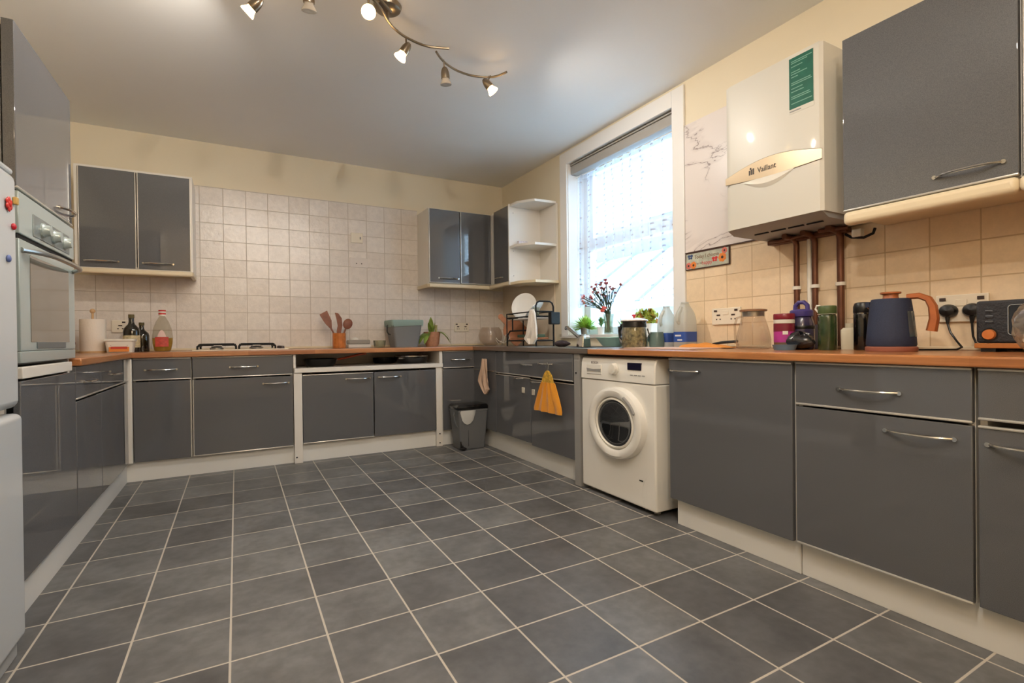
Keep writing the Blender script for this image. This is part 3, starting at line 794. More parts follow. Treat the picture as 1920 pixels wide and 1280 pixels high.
# ------------------------------------------------------------------ sign
sg = thing('sign', 'small floral sign reading Today I choose to be happy', 'sign', (XR-.01, -.918, 1.33))
bd = obj('board', MB().box(XR-.016, XR-.0075, -1.078, -.760, 1.328, 1.4325, .002), mat('sign brown edge', (70, 44, 34), .6), sg)
fx = XR-.0165
obj('face', MB().box(fx, fx+.002, -1.072, -.766, 1.334, 1.427, .0003), mat('sign pale blue', (176, 178, 160), .6, vary=.2, vscale=25), sg)
def blob(mb, y, z, r, n=7):
    for k in range(n):
        a = 2*pi*k/n; mb.sphere((fx-.0002, y+r*.62*cos(a), z+r*.62*sin(a)), r*.45, u=8, v=5, sc3=(.06, 1, 1))
MO, MR, MP_ = mat('sign orange', (222, 128, 50), .6), mat('sign red', (196, 52, 50), .6), mat('sign pink', (206, 110, 96), .6)
for y, z, r, m in ((-.785, 1.355, .02, MP_), (-.822, 1.355, .022, MO), (-1.03, 1.375, .026, MO), (-1.045, 1.412, .018, MP_)):
    mb = MB(); blob(mb, y, z, r); f = obj('painted_flower', mb, m, sg)
    obj('flower_eye', MB().sphere((fx-.0008, y, z), r*.34, u=8, v=5, sc3=(.06, 1, 1)), M_HOLE, f)
for y, z, m in ((-.978, 1.372, MR), (-.798, 1.408, mat('sign blue', (56, 78, 118), .6))):
    mb = MB()
    for sy in (-1, 1):
        mb.sphere((fx-.0002, y+sy*.010, z+.006), .011, u=8, v=5, sc3=(.06, 1, .8)); mb.sphere((fx-.0002, y+sy*.008, z-.008), .008, u=8, v=5, sc3=(.06, 1, .8))
    obj('painted_butterfly', mb, m, sg)
MW = mat('sign lettering', (112, 74, 52), .6)
text('lettering', 'Today I choose', MW, sg, (fx-.0002, -.918, 1.401), (0, -1, 0), (0, 0, 1), .031, .0004, scale_x=.92)
text('lettering', 'to be', MW, sg, (fx-.0002, -.868, 1.362), (0, -1, 0), (0, 0, 1), .02, .0004)
text('lettering', 'happy', MR, sg, (fx-.0002, -.922, 1.360), (0, -1, 0), (0, 0, 1), .032, .0004)

# ------------------------------------------------------------------ window
struct('trim_1', MB().box(XR-.016, XR, .515, .613, .93, 2.497, .003).box(XR-.016, XR, -.754, -.656, .93, 2.497, .003).box(XR-.016, XR, -.6555, .5145, 2.392, 2.497, .003),
       M_TRIM, 'white painted architrave round the window', 'window trim')
struct('windowsill', MB().box(XR-.03, XR+.19, WY0+.002, WY1-.002, .9305, .944, .003).box(XR-.03, XR-.0005, WY0-.09, WY1+.10, .918, .93, .003), M_TRIM, 'white windowsill holding the plants', 'windowsill')
struct('trim_2', MB().box(XR-.0005, XR+.17, WY1-.006, WY1-.0005, .945, WZ1-.0005).box(XR-.0005, XR+.17, WY0+.0005, WY0+.006, .945, WZ1-.0005).box(XR-.0005, XR+.17, WY0+.0065, WY1-.0065, WZ1-.006, WZ1-.0005),
       M_TRIM, 'white painted reveal lining inside the window opening', 'window trim')
XG = 3.21
win = struct('window_1', MB().box(XG, XG+.06, WY0+.002, WY1-.002, WZ0+.016, WZ0+.075, .004).box(XG, XG+.06, WY0+.002, WY1-.002, WZ1-.055, WZ1-.002, .004).box(XG, XG+.06, WY0+.002, WY0+.055, WZ0+.076, WZ1-.056, .004).box(XG, XG+.06, WY1-.075, WY1-.002, WZ0+.076, WZ1-.056, .004),
             M_TRIM, 'tall white sash window over the sink', 'window')
struct('meeting_rail', MB().box(XG-.012, XG+.05, WY0+.056, WY1-.076, 1.655, 1.755, .006), M_TRIM, parent=win)
struct('sash_frame', MB().box(XG+.005, XG+.045, WY0+.0555, WY0+.095, 1.756, WZ1-.057, .004).box(XG+.005, XG+.045, WY1-.115, WY1-.0755, 1.756, WZ1-.057, .004).box(XG+.005, XG+.045, WY0+.096, WY1-.116, WZ1-.10, WZ1-.057, .004), M_TRIM, parent=win)
struct('pane', MB().box(XG+.02, XG+.024, WY0+.05, WY1-.07, 1.757, WZ1-.056), glassy('window glass', (240, 246, 248), .05), parent=win)
struct('pane', MB().box(XG+.02, XG+.024, WY0+.05, WY1-.07, WZ0+.07, 1.654), MATS['window glass'], parent=win)
single('roller_blind', MB().box(3.06, 3.14, WY0+.014, WY1-.014, 2.30, 2.372, .008).box(3.055, 3.145, WY0+.014, WY1-.014, 2.374, 2.384), mat('blind cassette grey', (168, 164, 158), .5, bump=.03),
       'grey rolled-up roller blind at the top of the window', 'blind', loc=(3.1, 0, 2.3))

def curtain_mat():
    m = bpy.data.materials.new('net voile'); m.use_nodes = True
    nt = m.node_tree; N, L = nt.nodes, nt.links; N.remove(N['Principled BSDF']); g = G(nt)
    tc = N.new('ShaderNodeUVMap'); u = g.xyz(tc.outputs[0])
    cu = g.m('FRACT', g.m('MULTIPLY', u[0], 11.0)); row = g.m('MULTIPLY', u[1], 26.0)
    cv = g.m('FRACT', row)
    jit = g.m('MULTIPLY', g.white(g.comb(g.m('FLOOR', g.m('MULTIPLY', u[0], 11.0)), g.m('FLOOR', row), 0.0)), .35)
    a = g.m('LESS_THAN', g.m('ABSOLUTE', g.m('SUBTRACT', cu, g.m('ADD', .3, jit))), .16)
    b_ = g.m('LESS_THAN', g.m('ABSOLUTE', g.m('SUBTRACT', cv, .5)), .13)
    tuft = g.m('MULTIPLY', a, b_)
    hem = g.m('MAXIMUM', g.m('LESS_THAN', u[1], .018), g.m('GREATER_THAN', u[1], .965))
    lw = N.new('ShaderNodeLayerWeight'); lw.inputs[0].default_value = .5; fac = lw.outputs['Facing']
    op = g.m('MINIMUM', g.m('ADD', .34, g.m('ADD', g.m('MULTIPLY', tuft, .45), g.m('ADD', g.m('MULTIPLY', hem, .22), g.m('MULTIPLY', g.m('POWER', fac, 2.0), .5)))), .95)
    t = N.new('ShaderNodeBsdfTransparent'); t.inputs[0].default_value = (1, 1, 1, 1)
    d = N.new('ShaderNodeBsdfDiffuse'); tr = N.new('ShaderNodeBsdfTranslucent')
    colr = g.mix(tuft, srgb(226, 232, 244), srgb(150, 140, 144))
    L.new(colr, d.inputs[0]); L.new(colr, tr.inputs[0])
    mx = N.new('ShaderNodeMixShader'); mx.inputs[0].default_value = .55; L.new(d.outputs[0], mx.inputs[1]); L.new(tr.outputs[0], mx.inputs[2])
    m2 = N.new('ShaderNodeMixShader'); L.new(op, m2.inputs[0]); L.new(t.outputs[0], m2.inputs[1]); L.new(mx.outputs[0], m2.inputs[2])
    L.new(m2.outputs[0], N['Material Output'].inputs[0]); return m
ny, nz = 150, 30
cm = bmesh.new(); uvl = cm.loops.layers.uv.new('UVMap'); gridv = []
for j in range(nz+1):
    z = 1.175+(2.29-1.175)*j/nz; row = []
    for i in range(ny+1):
        s = i/ny; y = (WY1-.016)+(WY0+.014-WY1+.016)*s
        bunch = math.exp(-(s/.12)**2)
        k = 1-.35*(j/nz)
        x = 3.125+k*(.016*sin(s*70+.6*sin(s*9))+.008*sin(s*37+2)+bunch*.012*sin(s*190))+.006*sin(z*3+s*8)
        zz = z+(.012*sin(s*23)+.006*sin(s*61) if j == 0 else 0)
        row.append(cm.verts.new((x, y, zz)))
    gridv.append(row)
for j in range(nz):
    for i in range(ny):
        f = cm.faces.new((gridv[j][i], gridv[j][i+1], gridv[j+1][i+1], gridv[j+1][i])); f.smooth = True
        for l, (a, b) in zip(f.loops, ((i, j), (i+1, j), (i+1, j+1), (i, j+1))): l[uvl].uv = (a/ny, b/nz)
me = bpy.data.meshes.new('net_curtain'); cm.to_mesh(me); cm.free(); me.materials.append(curtain_mat())
nc = thing('net_curtain', 'sheer white net curtain with small tufts over the window', 'curtain', (0, 0, 0))
o = bpy.data.objects.new('voile', me); COL.objects.link(o); o.parent = nc
obj('curtain_rod', MB().tube([(3.125, WY0+.002, 2.288), (3.125, WY1-.002, 2.288)], .005, 8), M_TRIM, nc)

# ------------------------------------------------------------------ outside the window
MO_W = mat('pale render', (170, 172, 178), .8, bump=.2, bscale=12, vary=.04)
struct('exterior_ground', MB().box(3.36, 9, -6, 6, -.3, -.02), mat('yard paving', (226, 226, 224), .8, vary=.1), 'pale yard outside the window', 'ground')
nb = thing('neighbouring_house', 'pale neighbouring house wall beyond the window', 'house', (7, 0, 0))
obj('wall', MB().box(6.6, 7.0, -5.5, 7.5, -.02, 4.3), mat('pinkish render', (104, 98, 108), .8, bump=.2, bscale=12, vary=.05), nb)
obj('downpipe', MB().box(6.50, 6.598, 1.0, 1.18, 0, 4.25, .01), M_TRIM, nb)
obj('window_frame', MB().box(6.56, 6.598, 2.2, 3.2, 2.9, 4.4, .01), M_TRIM, nb)
lt = thing('lean_to', 'white lean-to outhouse with sloping battens outside the window', 'outhouse', (5.2, 1, 0))
obj('wall', MB().box(4.9, 6.3, -4.5, 6.0, -.02, 1.30), MO_W, lt)
mb = MB(); rows = [[(4.75, -4.6, 1.32), (4.75, 6.1, 1.32)], [(6.45, -4.6, 2.30), (6.45, 6.1, 2.30)], [(6.45, -4.6, 2.27), (6.45, 6.1, 2.27)], [(4.75, -4.6, 1.29), (4.75, 6.1, 1.29)]]
mb.grid(rows, False)
lr = obj('roof', mb, mat('white roof sheet', (232, 236, 242), .7), lt)
mb = MB()
for k in range(14):
    y = -4.2+.72*k
    mb.tube([(4.76, y, 1.345), (6.44, y+.35, 2.325)], .022, 6)
obj('batten', mb, mat('batten grey blue', (92, 98, 112), .6), lr)
mb = MB()
for k in range(11): mb.box(4.885, 4.90, -4+.5*k, -3.97+.5*k, .0, 1.28)
obj('cladding_joint', mb, mat('joint blue grey', (176, 182, 196), .7), lt)
obj('gutter', MB().tube([(4.72, -4.6, 1.30), (4.72, 6.1, 1.30)], .045, 10), M_TRIM, lt)

# ------------------------------------------------------------------ ceiling lights
M_BULB = mat('lit halogen lamp', (255, 214, 150), .3, emit=(255, 206, 140), estr=9)
M_OFF = mat('unlit lamp glass', (196, 188, 176), .2, coat=.5)
def spot_head(parent, top, hang, direction, lit, size=1.0):
    """hang: where the stem meets the head; direction: where the lamp points"""
    d = Vector(direction).normalized()
    M = Matrix.Translation(Vector(hang)) @ d.to_track_quat('Z', 'Y').to_matrix().to_4x4()
    k = size
    mb = MB().lathe([(0, -.030*k), (.010*k, -.028*k), (.017*k, -.018*k), (.022*k, 0), (.0235*k, .018*k), (.0235*k, .030*k)], n=20, M=M)
    mb.tube([top, (Vector(top)+Vector(hang))/2, hang], .0045, 8)
    ho = obj('spot_head', mb, M_NICKEL, parent)
    mb = MB().lathe([(.0, .026*k), (.018*k, .026*k), (.020*k, .038*k), (.030*k, .056*k), (.031*k, .062*k), (.028*k, .063*k), (0, .058*k)], n=20, M=M)
    obj('lamp', mb, M_BULB if lit else M_OFF, ho)
    if lit:
        li = bpy.data.lights.new('halogen', 'SPOT'); li.energy = LAMP_W*lit; li.color = LAMP_C; li.spot_size = RAD(168); li.spot_blend = .75; li.shadow_soft_size = .022
        lo = bpy.data.objects.new('halogen', li); COL.objects.link(lo)
        p = Vector(hang)+d*(.066*k); lo.location = p; lo.rotation_euler = d.to_track_quat('-Z', 'Y').to_euler()
    return ho
def fixture(label, cx, cy, bars, heads):
    f = thing('ceiling_light', label, 'ceiling light', (cx, cy, ZC))
    obj('ceiling_rose', MB().lathe([(0, 0), (.06, 0), (.066, -.008), (.060, -.024), (.045, -.034), (0, -.036)], (cx, cy, ZC), 32), M_NICKEL, f)
    for b in bars:
        # smooth the polyline with Catmull-Rom
        pts = [Vector((x, y, z)) for x, y, z in b]; out = []
        for i in range(len(pts)-1):
            p0, p1, p2, p3 = pts[max(i-1, 0)], pts[i], pts[i+1], pts[min(i+2, len(pts)-1)]
            for q in range(6):
                t = q/6; out.append(.5*((2*p1)+(-p0+p2)*t+(2*p0-5*p1+4*p2-p3)*t*t+(-p0+3*p1-3*p2+p3)*t**3))
        out.append(pts[-1])
        obj('bar', MB().tube(out, .0062, 8), M_NICKEL, f)
    obj('stem', MB().cyl((cx, cy, ZC-.034), (cx, cy, 2.44), .007, n=10), M_NICKEL, f)
    for h in heads: spot_head(f, *h)
    return f
zb = 2.44
bars = [[(1.03, -.79, zb), (1.144, -.69, zb), (1.21, -.60, zb), (1.27, -.545, zb), (1.337, -.509, zb), (1.44, -.490, zb), (1.553, -.523, zb)],
        [(1.5, -.474, zb-.006), (1.545, -.425, zb-.006), (1.602, -.383, zb-.006), (1.68, -.350, zb-.006), (1.78, -.345, zb-.006), (1.88, -.389, zb-.006), (1.924, -.47, zb-.006)],
        [(1.21, -.66, zb+.008), (1.12, -.735, zb+.008), (1.0, -.775, zb+.008), (.86, -.76, zb+.008)],
        [(.92, -.78, zb+.004), (.80, -.75, zb+.004), (.66, -.66, zb+.004), (.58, -.66, zb+.004)]]
heads = [((1.325, -.513, zb), (1.325, -.515, 2.385), (-.5, .25, -.85), .9),
         ((1.565, -.41, zb), (1.575, -.405, 2.375), (.12, .1, -1), 0),
         ((1.865, -.38, zb), (1.835, -.392, 2.385), (.8, -.25, -1), 1.4),
         ((1.09, -.735, zb), (1.09, -.715, 2.395), (-.15, -.8, -.8), 1),
         ((.845, -.76, zb), (.845, -.70, 2.385), (.05, .25, -1), 0),
         ((.655, -.66, zb), (.655, -.53, 2.392), (-.75, .5, -.75), 1.2)]
fixture('curved brushed-nickel ceiling spotlight bar with swivelling spot heads', 1.21, -.60, bars, heads)
# second fitting of the same room, above and behind the viewer
bars = [[(.75, -2.6, zb), (1.0, -2.5, zb), (1.25, -2.6, zb), (1.5, -2.7, zb), (1.75, -2.6, zb)]]
heads = [((.8, -2.58, zb), (.8, -2.58, 2.39), (.5, .6, -1), 1.2), ((1.25, -2.6, zb), (1.25, -2.6, 2.39), (-.05, .9, -.7), 1.6), ((1.7, -2.64, zb), (1.7, -2.64, 2.39), (.6, .5, -1), .5)]
fixture('brushed-nickel spotlight bar on the ceiling nearer the viewer', 1.25, -2.60, bars, heads)

# ------------------------------------------------------------------ daylight
wd = bpy.data.worlds.new('sky'); sc.world = wd; wd.use_nodes = True
bgn = wd.node_tree.nodes['Background']; bgn.inputs[0].default_value = SKY_C; bgn.inputs[1].default_value = SKY_S
li = bpy.data.lights.new('window portal', 'AREA'); li.shape = 'RECTANGLE'; li.size = 1.47; li.size_y = 1.17; li.cycles.is_portal = True
lo = bpy.data.objects.new('window portal', li); COL.objects.link(lo); lo.location = (3.30, (WY0+WY1)/2, (WZ0+WZ1)/2); lo.rotation_euler = (0, RAD(90), 0)
# invented glowing globe behind the viewer, added as fill for ceiling and room
gx, gy, gz = .55, -3.6, 1.95
t = thing('fill_globe', 'added unseen globe fill lamp hanging behind the viewer', 'fill lamp', (gx, gy, ZC))
obj('cord', MB().cyl((gx, gy, ZC), (gx, gy, gz+.12), .004, n=8), M_BLACK, t)
obj('globe', MB().sphere((gx, gy, gz), .12, u=24, v=16), mat('glowing fill globe', (255, 236, 208), .3, emit=(255, 226, 190), estr=FILL_E), t)
# ------------------------------------------------------------------ things on the far worktop
ZC1 = ZW+.0005
# paper towel
t = thing('paper_towel_holder', 'white paper towel roll on a wooden holder by the oven', 'kitchen roll', (-.30, 1.40, ZC1))
obj('base', MB().lathe([(0, 0), (.078, 0), (.078, .012), (0, .012)], (-.30, 1.40, ZC1), 28), mat('pale beech', (206, 166, 120), .5, vary=.1, vscale=20), t)
obj('paper_roll', MB().lathe([(.02, .0125), (.07, .0125), (.0715, .02), (.0715, .222), (.07, .229), (.02, .229)], (-.30, 1.40, ZC1), 36), mat('paper', (232, 220, 204), .9, bump=.3, bscale=90), t)
obj('pole', MB().cyl((-.30, 1.40, ZC1+.012), (-.30, 1.40, ZC1+.275), .007).sphere((-.30, 1.40, ZC1+.285), .016), MATS['pale beech'], t)
# dried flower bundle
t = thing('dried_flowers', 'bundle of dried brown-red flowers half behind the oven cabinet', 'flowers', (-.42, 1.30, ZC1))
mb = MB(); r_ = random.Random(5)
for k in range(46):
    z = .04+.13*r_.random(); mb.sphere((-.42+.04*(r_.random()-.5)*2, 1.30+.035*(r_.random()-.5)*2, ZC1+z), .007+.007*r_.random(), u=7, v=5, sc3=(1, 1, 1.4))
obj('flower_heads', mb, mat('dried red brown', (104, 58, 46), .9, vary=.5, vscale=50), t)
obj('holder', MB().lathe([(0, 0), (.032, 0), (.036, .05), (.03, .052), (0, .04)], (-.42, 1.30, ZC1), 18), mat('brown paper', (120, 82, 60), .8, bump=.2), t)
# butter tub
t = thing('spread_tub', 'white margarine tub with red and orange print beside the kitchen roll', 'tub', (-.14, 1.34, ZC1))
mb = MB()
def rsq(cx, cy, hx, hy, z, r=.02, n=5):
    out = []
    for qx, qy, a0 in ((1, 1, 0), (-1, 1, 90), (-1, -1, 180), (1, -1, 270)):
        for k in range(n):
            a = RAD(a0+90*k/(n-1)); out.append((cx+qx*(hx-r)+r*cos(a), cy+qy*(hy-r)+r*sin(a), z))
    return out
mb.grid([rsq(-.14, 1.34, .070, .05, ZC1), rsq(-.14, 1.34, .080, .058, ZC1+.075)], True, True)
obj('tub', mb, M_PLASTIC, t)
obj('lid', MB().box(-.224, -.056, 1.278, 1.402, ZC1+.0755, ZC1+.092, .006), M_PLASTIC, t)
mt = Matrix.Translation((-.14, 1.2853, ZC1+.04)) @ Matrix.Rotation(RAD(-9), 4, 'X')
pr = obj('printed_label', MB().box(-.055, .055, -.0016, .001, -.034, -.002, M=mt), mat('label orange', (222, 132, 46), .5), t)
obj('red_band', MB().box(-.045, .045, -.0024, -.0016, -.016, .0, M=mt), mat('label red', (198, 62, 40), .5), pr)
mb = MB().box(-.04, .035, -.0024, -.0016, .012, .018, M=mt); [mb.sphere((x, -.0016, .015), .008, M=mt, u=8, v=5, sc3=(1, .1, 1)) for x in (-.045, .045)]
obj('pink_mark', mb, mat('label pink', (190, 110, 130), .5), pr)
# bottles
M_DKG = mat('dark olive glass', (24, 20, 12), .12, coat=.6, bump=.01)
def bottle(label, x, y, h, r, m, group=None, lab=None, cap=None):
    t = thing('bottle', label, 'bottle', (x, y, ZC1), group)
    obj('glass', MB().lathe([(0, 0), (r*.95, 0), (r, .008), (r, h*.55), (r*.9, h*.63), (r*.42, h*.74), (r*.33, h*.8), (r*.33, h*.93), (0, h*.93)], (x, y, ZC1), 24, sx=1.05, sy=.85), m, t)
    obj('cap', MB().lathe([(0, h*.9), (r*.38, h*.9), (r*.38, h), (0, h)], (x, y, ZC1), 18), cap or mat('olive cap', (92, 80, 40), .4), t)
    if lab: obj('label', MB().lathe([(r*1.012, h*.12), (r*1.012, h*.44)], (x, y, ZC1), 24, sx=1.05, sy=.85, cap=False), lab, t)
    return t
ML = mat('cream bottle label', (206, 190, 150), .6, vary=.3, vscale=60)
bottle('dark glass olive oil bottle with cream label behind the margarine tub', -.098, 1.47, .268, .048, M_DKG, lab=ML)
bottle('second dark glass bottle just behind the olive oil bottle', -.055, 1.585, .215, .045, M_DKG)
# clear oil bottle
t = thing('oil_bottle', 'clear cooking oil bottle with red and white striped cap, part full', 'bottle', (.085, 1.46, ZC1))
prof = [(.045, 0), (.052, .01), (.062, .06), (.064, .10), (.058, .16), (.040, .215), (.022, .248), (.017, .255), (.017, .262)]
obj('bottle', MB().lathe(prof, (.085, 1.46, ZC1), 28, sy=.75, cap=False), glassy('clear plastic', (240, 238, 230), .06, opaque=.04), t)
obj('oil', MB().lathe([(0, .004), (.044, .004), (.050, .012), (.060, .06), (.062, .098), (0, .098)], (.085, 1.46, ZC1), 28, sy=.75), glassy('golden oil', (240, 214, 110), .05, opaque=.45, ocol=(226, 196, 84)), t)
mb = MB(); rows = []
for i in range(9):
    a = RAD(-90-38+76*i/8)
    rows.append([(.085+.0655*cos(a), 1.46+.0655*.75*sin(a)-.0006, ZC1+z) for z in (.035, .07, .105)])
mb.grid(rows); obj('label', mb, mat('oil label red', (196, 74, 62), .5, vary=.25, vscale=40), t)
mb = MB(); rows = []
for i in range(9):
    a = RAD(-90-30+60*i/8); w = sin(pi*i/8)
    rows.append([(.085+.062*cos(a), 1.46+.062*.75*sin(a)-.002, ZC1+.1055), (.085+.058*cos(a), 1.46+.058*.75*sin(a)-.002, ZC1+.1055+.05*w)])
mb.grid(rows); obj('label_arch', mb, mat('oil label white', (226, 196, 188), .5), t)
for k in range(4):
    obj('cap_band', MB().lathe([(0, 0), (.023, 0), (.023, .011), (0, .011)], (.085, 1.46, ZC1+.258+.0112*k), 20), mat('cap red', (200, 44, 44), .4) if k in (1, 3) else M_PLASTIC, t)
# utensil pot
M_BAM = mat('orange bamboo', (192, 112, 46), .4, coat=.2, vary=.25, vscale=30, bump=.1)
M_WOODU = mat('brown wood utensil', (132, 78, 54), .5, vary=.2, vscale=25)
PX, PY = 1.325, 1.47
t = thing('utensil_pot', 'orange-brown bamboo pot holding wooden utensils', 'pot', (PX, PY, ZC1))
obj('pot', MB().lathe([(0, 0), (.052, 0), (.054, .004), (.054, .128), (.047, .128), (.046, .008), (0, .008)], (PX, PY, ZC1), 14), M_BAM, t, sharp=.2)
def handle_rod(mb, L_, frac): return mb.tube([(0, 0, 0), (0, 0, L_*frac)], .0065, 8, .0075)
# spatula: flat blade; the blade plane faces the room
def flat(mb, pts, th=.007): return mb.prism(pts, -th/2, th/2, M=Matrix(((1, 0, 0, 0), (0, 0, 1, 0), (0, 1, 0, 0), (0, 0, 0, 1))))
def spat(mb, L_):
    handle_rod(mb, L_, .62); return flat(mb, [(-.008, L_*.55), (.008, L_*.55), (.034, L_*.72), (.040, L_), (-.030, L_*.985), (-.024, L_*.72)])
def curved(mb, L_):
    handle_rod(mb, L_, .5); return flat(mb, [(-.010, L_*.3), (.012, L_*.3), (.036, L_*.62), (.032, L_*.84), (.005, L_*.985), (-.022, L_), (-.010, L_*.8), (-.004, L_*.62), (-.014, L_*.45)])
def spoon(mb, L_):
    handle_rod(mb, L_, .75); return mb.sphere((0, 0, L_*.82), L_*.18, sc3=(.85, .28, 1), u=14, v=10)
def place(lab, base, tip, fn):
    b, e = Vector(base), Vector(tip); d = e-b; L_ = d.length
    z = d.normalized(); y = Vector((0, 1, 0)); x = y.cross(z).normalized(); y = z.cross(x)
    M = Matrix((x, y, z)).transposed().to_4x4(); M.translation = b
    mb = fn(MB(), L_); mb.transform(M)
    return single('wooden_utensil', mb, M_WOODU, lab, 'utensil', 'wooden utensils in the bamboo pot', loc=base)
place('flat square-ended wooden spatula leaning left in the bamboo pot', (PX+.015, PY, ZC1+.012), (1.198, PY+.03, 1.158), spat)
place('curved wooden scraper standing upright in the bamboo pot', (PX, PY+.01, ZC1+.012), (1.318, PY+.02, 1.158), curved)
place('wooden spoon leaning right in the bamboo pot', (PX-.01, PY-.01, ZC1+.012), (1.417, PY+.01, 1.105), spoon)
# butter dish, glass dish, caddy
t = thing('butter_dish', 'pale lidded butter dish right of the bamboo pot', 'dish', (1.50, 1.56, ZC1))
obj('base', MB().box(1.405, 1.60, 1.49, 1.63, ZC1, ZC1+.03, .006), mat('pale plastic', (212, 206, 196), .35), t)
obj('lid', MB().box(1.41, 1.595, 1.495, 1.625, ZC1+.0305, ZC1+.07, .012, 3), glassy('frosted lid', (230, 230, 226), .1, opaque=.55, ocol=(214, 210, 202)), t)
obj('lid_knob', MB().lathe([(.03, .0705), (.028, .082), (.012, .09), (0, .091)], (1.475, 1.56, ZC1), 18), M_PLASTIC, t)
single('glass_dish', MB().lathe([(0, 0), (.045, 0), (.052, .03), (.056, .062), (.053, .062), (.049, .03), (.042, .005), (0, .005)], (1.68, 1.52, ZC1), 26), glassy('clear glass', (236, 240, 232), .2, opaque=.12, ocol=(206, 200, 170)),
       'small clear glass dish between the butter dish and the grey caddy', 'dish', loc=(1.68, 1.52, ZC1))
t = thing('food_waste_caddy', 'open grey food waste caddy with green liner on the far worktop', 'caddy', (1.885, 1.46, ZC1))
mb = MB(); W = lambda k, z, i=0: rsq(1.885, 1.46, .105*k-i, .095*k-i, z, .02)
mb.grid([W(1.0, ZC1), W(1.30, ZC1+.215), W(1.34, ZC1+.215), W(1.34, ZC1+.235), W(1.26, ZC1+.235), W(.95, ZC1+.006)], True, True)
obj('body', mb, mat('caddy grey', (120, 124, 127), .5, bump=.04), t)
mb = MB(); r_ = random.Random(9)
ring = lambda k, z, w: [(p[0], p[1], p[2]-w*abs(sin(i*2.3+1))*.6) for i, p in enumerate(rsq(1.885, 1.46, .105*k, .095*k, z, .02, 9))]
mb.grid([ring(1.20, ZC1+.20, 0), ring(1.28, ZC1+.237, 0), ring(1.37, ZC1+.242, .004), ring(1.40, ZC1+.228, .006), ring(1.39, ZC1+.212, .022), ring(1.365, ZC1+.200, .036)], True)
obj('liner', mb, glassy('green liner', (200, 226, 216), .1, .3, opaque=.85, ocol=(196, 222, 214)), t)
mb = MB().tube([(1.752, 1.46, ZC1+.205), (1.733, 1.46, ZC1+.19), (1.733, 1.46, ZC1+.14), (1.745, 1.46, ZC1+.118), (1.765, 1.46, ZC1+.112)], .006, 8)
obj('handle', mb, mat('caddy handle', (58, 60, 62), .5), t)
# trailing plant
def leaf(mb, base, d, L_, w, droop, n=7, curl=0, twist=0):
    b = Vector(base); d = Vector(d).normalized(); up = Vector((0, 0, 1)); s = d.cross(up)
    s = s.normalized() if s.length > 1e-3 else Vector((1, 0, 0))
    p = b.copy(); rows = []; dirv = d.copy()
    for i in range(n+1):
        tt = i/n; ww = w*(sin(pi*min(1, .12+tt*.88))**.7) if i < n else .0008
        fold = dirv.cross(s)*ww*.25
        rows.append([p-s*ww+fold, p, p+s*ww+fold])
        dirv = (dirv+Vector((0, 0, -droop/n))+s*(twist/n)).normalized(); p = p+dirv*(L_/n)
    mb.grid(rows)
PCX, PCY = 2.155, 1.47
t = thing('potted_plant', 'long-leaved green plant in a terracotta-coloured pot beside the grey caddy', 'plant', (PCX, PCY, ZC1))
obj('pot', MB().lathe([(0, 0), (.055, 0), (.066, .03), (.074, .10), (.077, .125), (.078, .135), (.071, .135), (.066, .11), (0, .11)], (PCX, PCY, ZC1), 28), mat('woven clay pot', (176, 128, 98), .8, bump=.6, bscale=70, vary=.12, vscale=40), t)
mb = MB(); z0 = ZC1+.115
for d, L_, w, dr, tw in (((-.08, -.1, 1), .16, .026, .15, 0), ((-.02, .1, 1), .14, .024, .1, 0), ((-.25, -.2, 1), .12, .02, .6, 0), ((.2, 0, 1), .12, .016, .2, 0), ((-.8, -.4, .9), .19, .028, 3.0, .2), ((-.7, .1, .9), .17, .026, 3.0, -.2), ((-.6, -.6, .9), .18, .026, 3.2, .1), ((.5, -.5, .9), .16, .018, 2.2, .1), ((.8, .2, .9), .22, .012, 2.6, .2), ((.9, -.2, .8), .24, .009, 2.8, -.3), ((.7, -.4, 1), .22, .009, 2.7, .3), ((-.4, -.6, .8), .12, .014, 1.6, 0)):
    leaf(mb, (PCX+.03*d[0], PCY+.03*d[1], z0), d, L_, w, dr, twist=tw)
obj('foliage', mb, mat('strap leaf green', (124, 146, 66), .45, vary=.45, vscale=18), t)
obj('stump', MB().tube([(PCX+.035, PCY-.01, z0-.01), (PCX+.038, PCY-.01, z0+.085)], .013, 10), mat('cut stem', (160, 150, 92), .6, vary=.3, vscale=60), t)

# ------------------------------------------------------------------ pans on the open shelf
SZ = .7145
M_PAN = mat('black non-stick', (16, 17, 17), .35, .2, bump=.05, bscale=40)
t = thing('frying_pan', 'black frying pan with orange-brown wooden handle on the open shelf', 'pan', (1.145, 1.29, SZ))
obj('pan', MB().lathe([(0, 0), (.095, 0), (.115, .02), (.128, .062), (.124, .062), (.111, .022), (.09, .005), (0, .005)], (1.145, 1.29, SZ), 32), M_PAN, t)
hd = obj('handle', MB().tube([(1.275, 1.28, SZ+.052), (1.33, 1.27, SZ+.063), (1.45, 1.25, SZ+.090), (1.50, 1.245, SZ+.096)], .009, 8, flat=1.5), mat('orange wood handle', (168, 74, 40), .4), t)
obj('ferrule', MB().tube([(1.255, 1.283, SZ+.048), (1.288, 1.278, SZ+.054)], .0105, 8), M_STEEL, hd)
t = thing('saute_pan', 'shiny black lidded pan at the right of the open shelf', 'pan', (1.91, 1.33, SZ))
obj('pan', MB().lathe([(0, 0), (.13, 0), (.142, .02), (.148, .06), (.143, .06), (.136, .022), (0, .005)], (1.91, 1.33, SZ), 32), mat('shiny black pan', (20, 18, 18), .12, .4, coat=.6, bump=.02), t)
obj('rim_band', MB().lathe([(.1485, .058), (.151, .060), (.151, .068), (.146, .07), (.0, .072)], (1.91, 1.33, SZ), 32), M_CHROME, t)
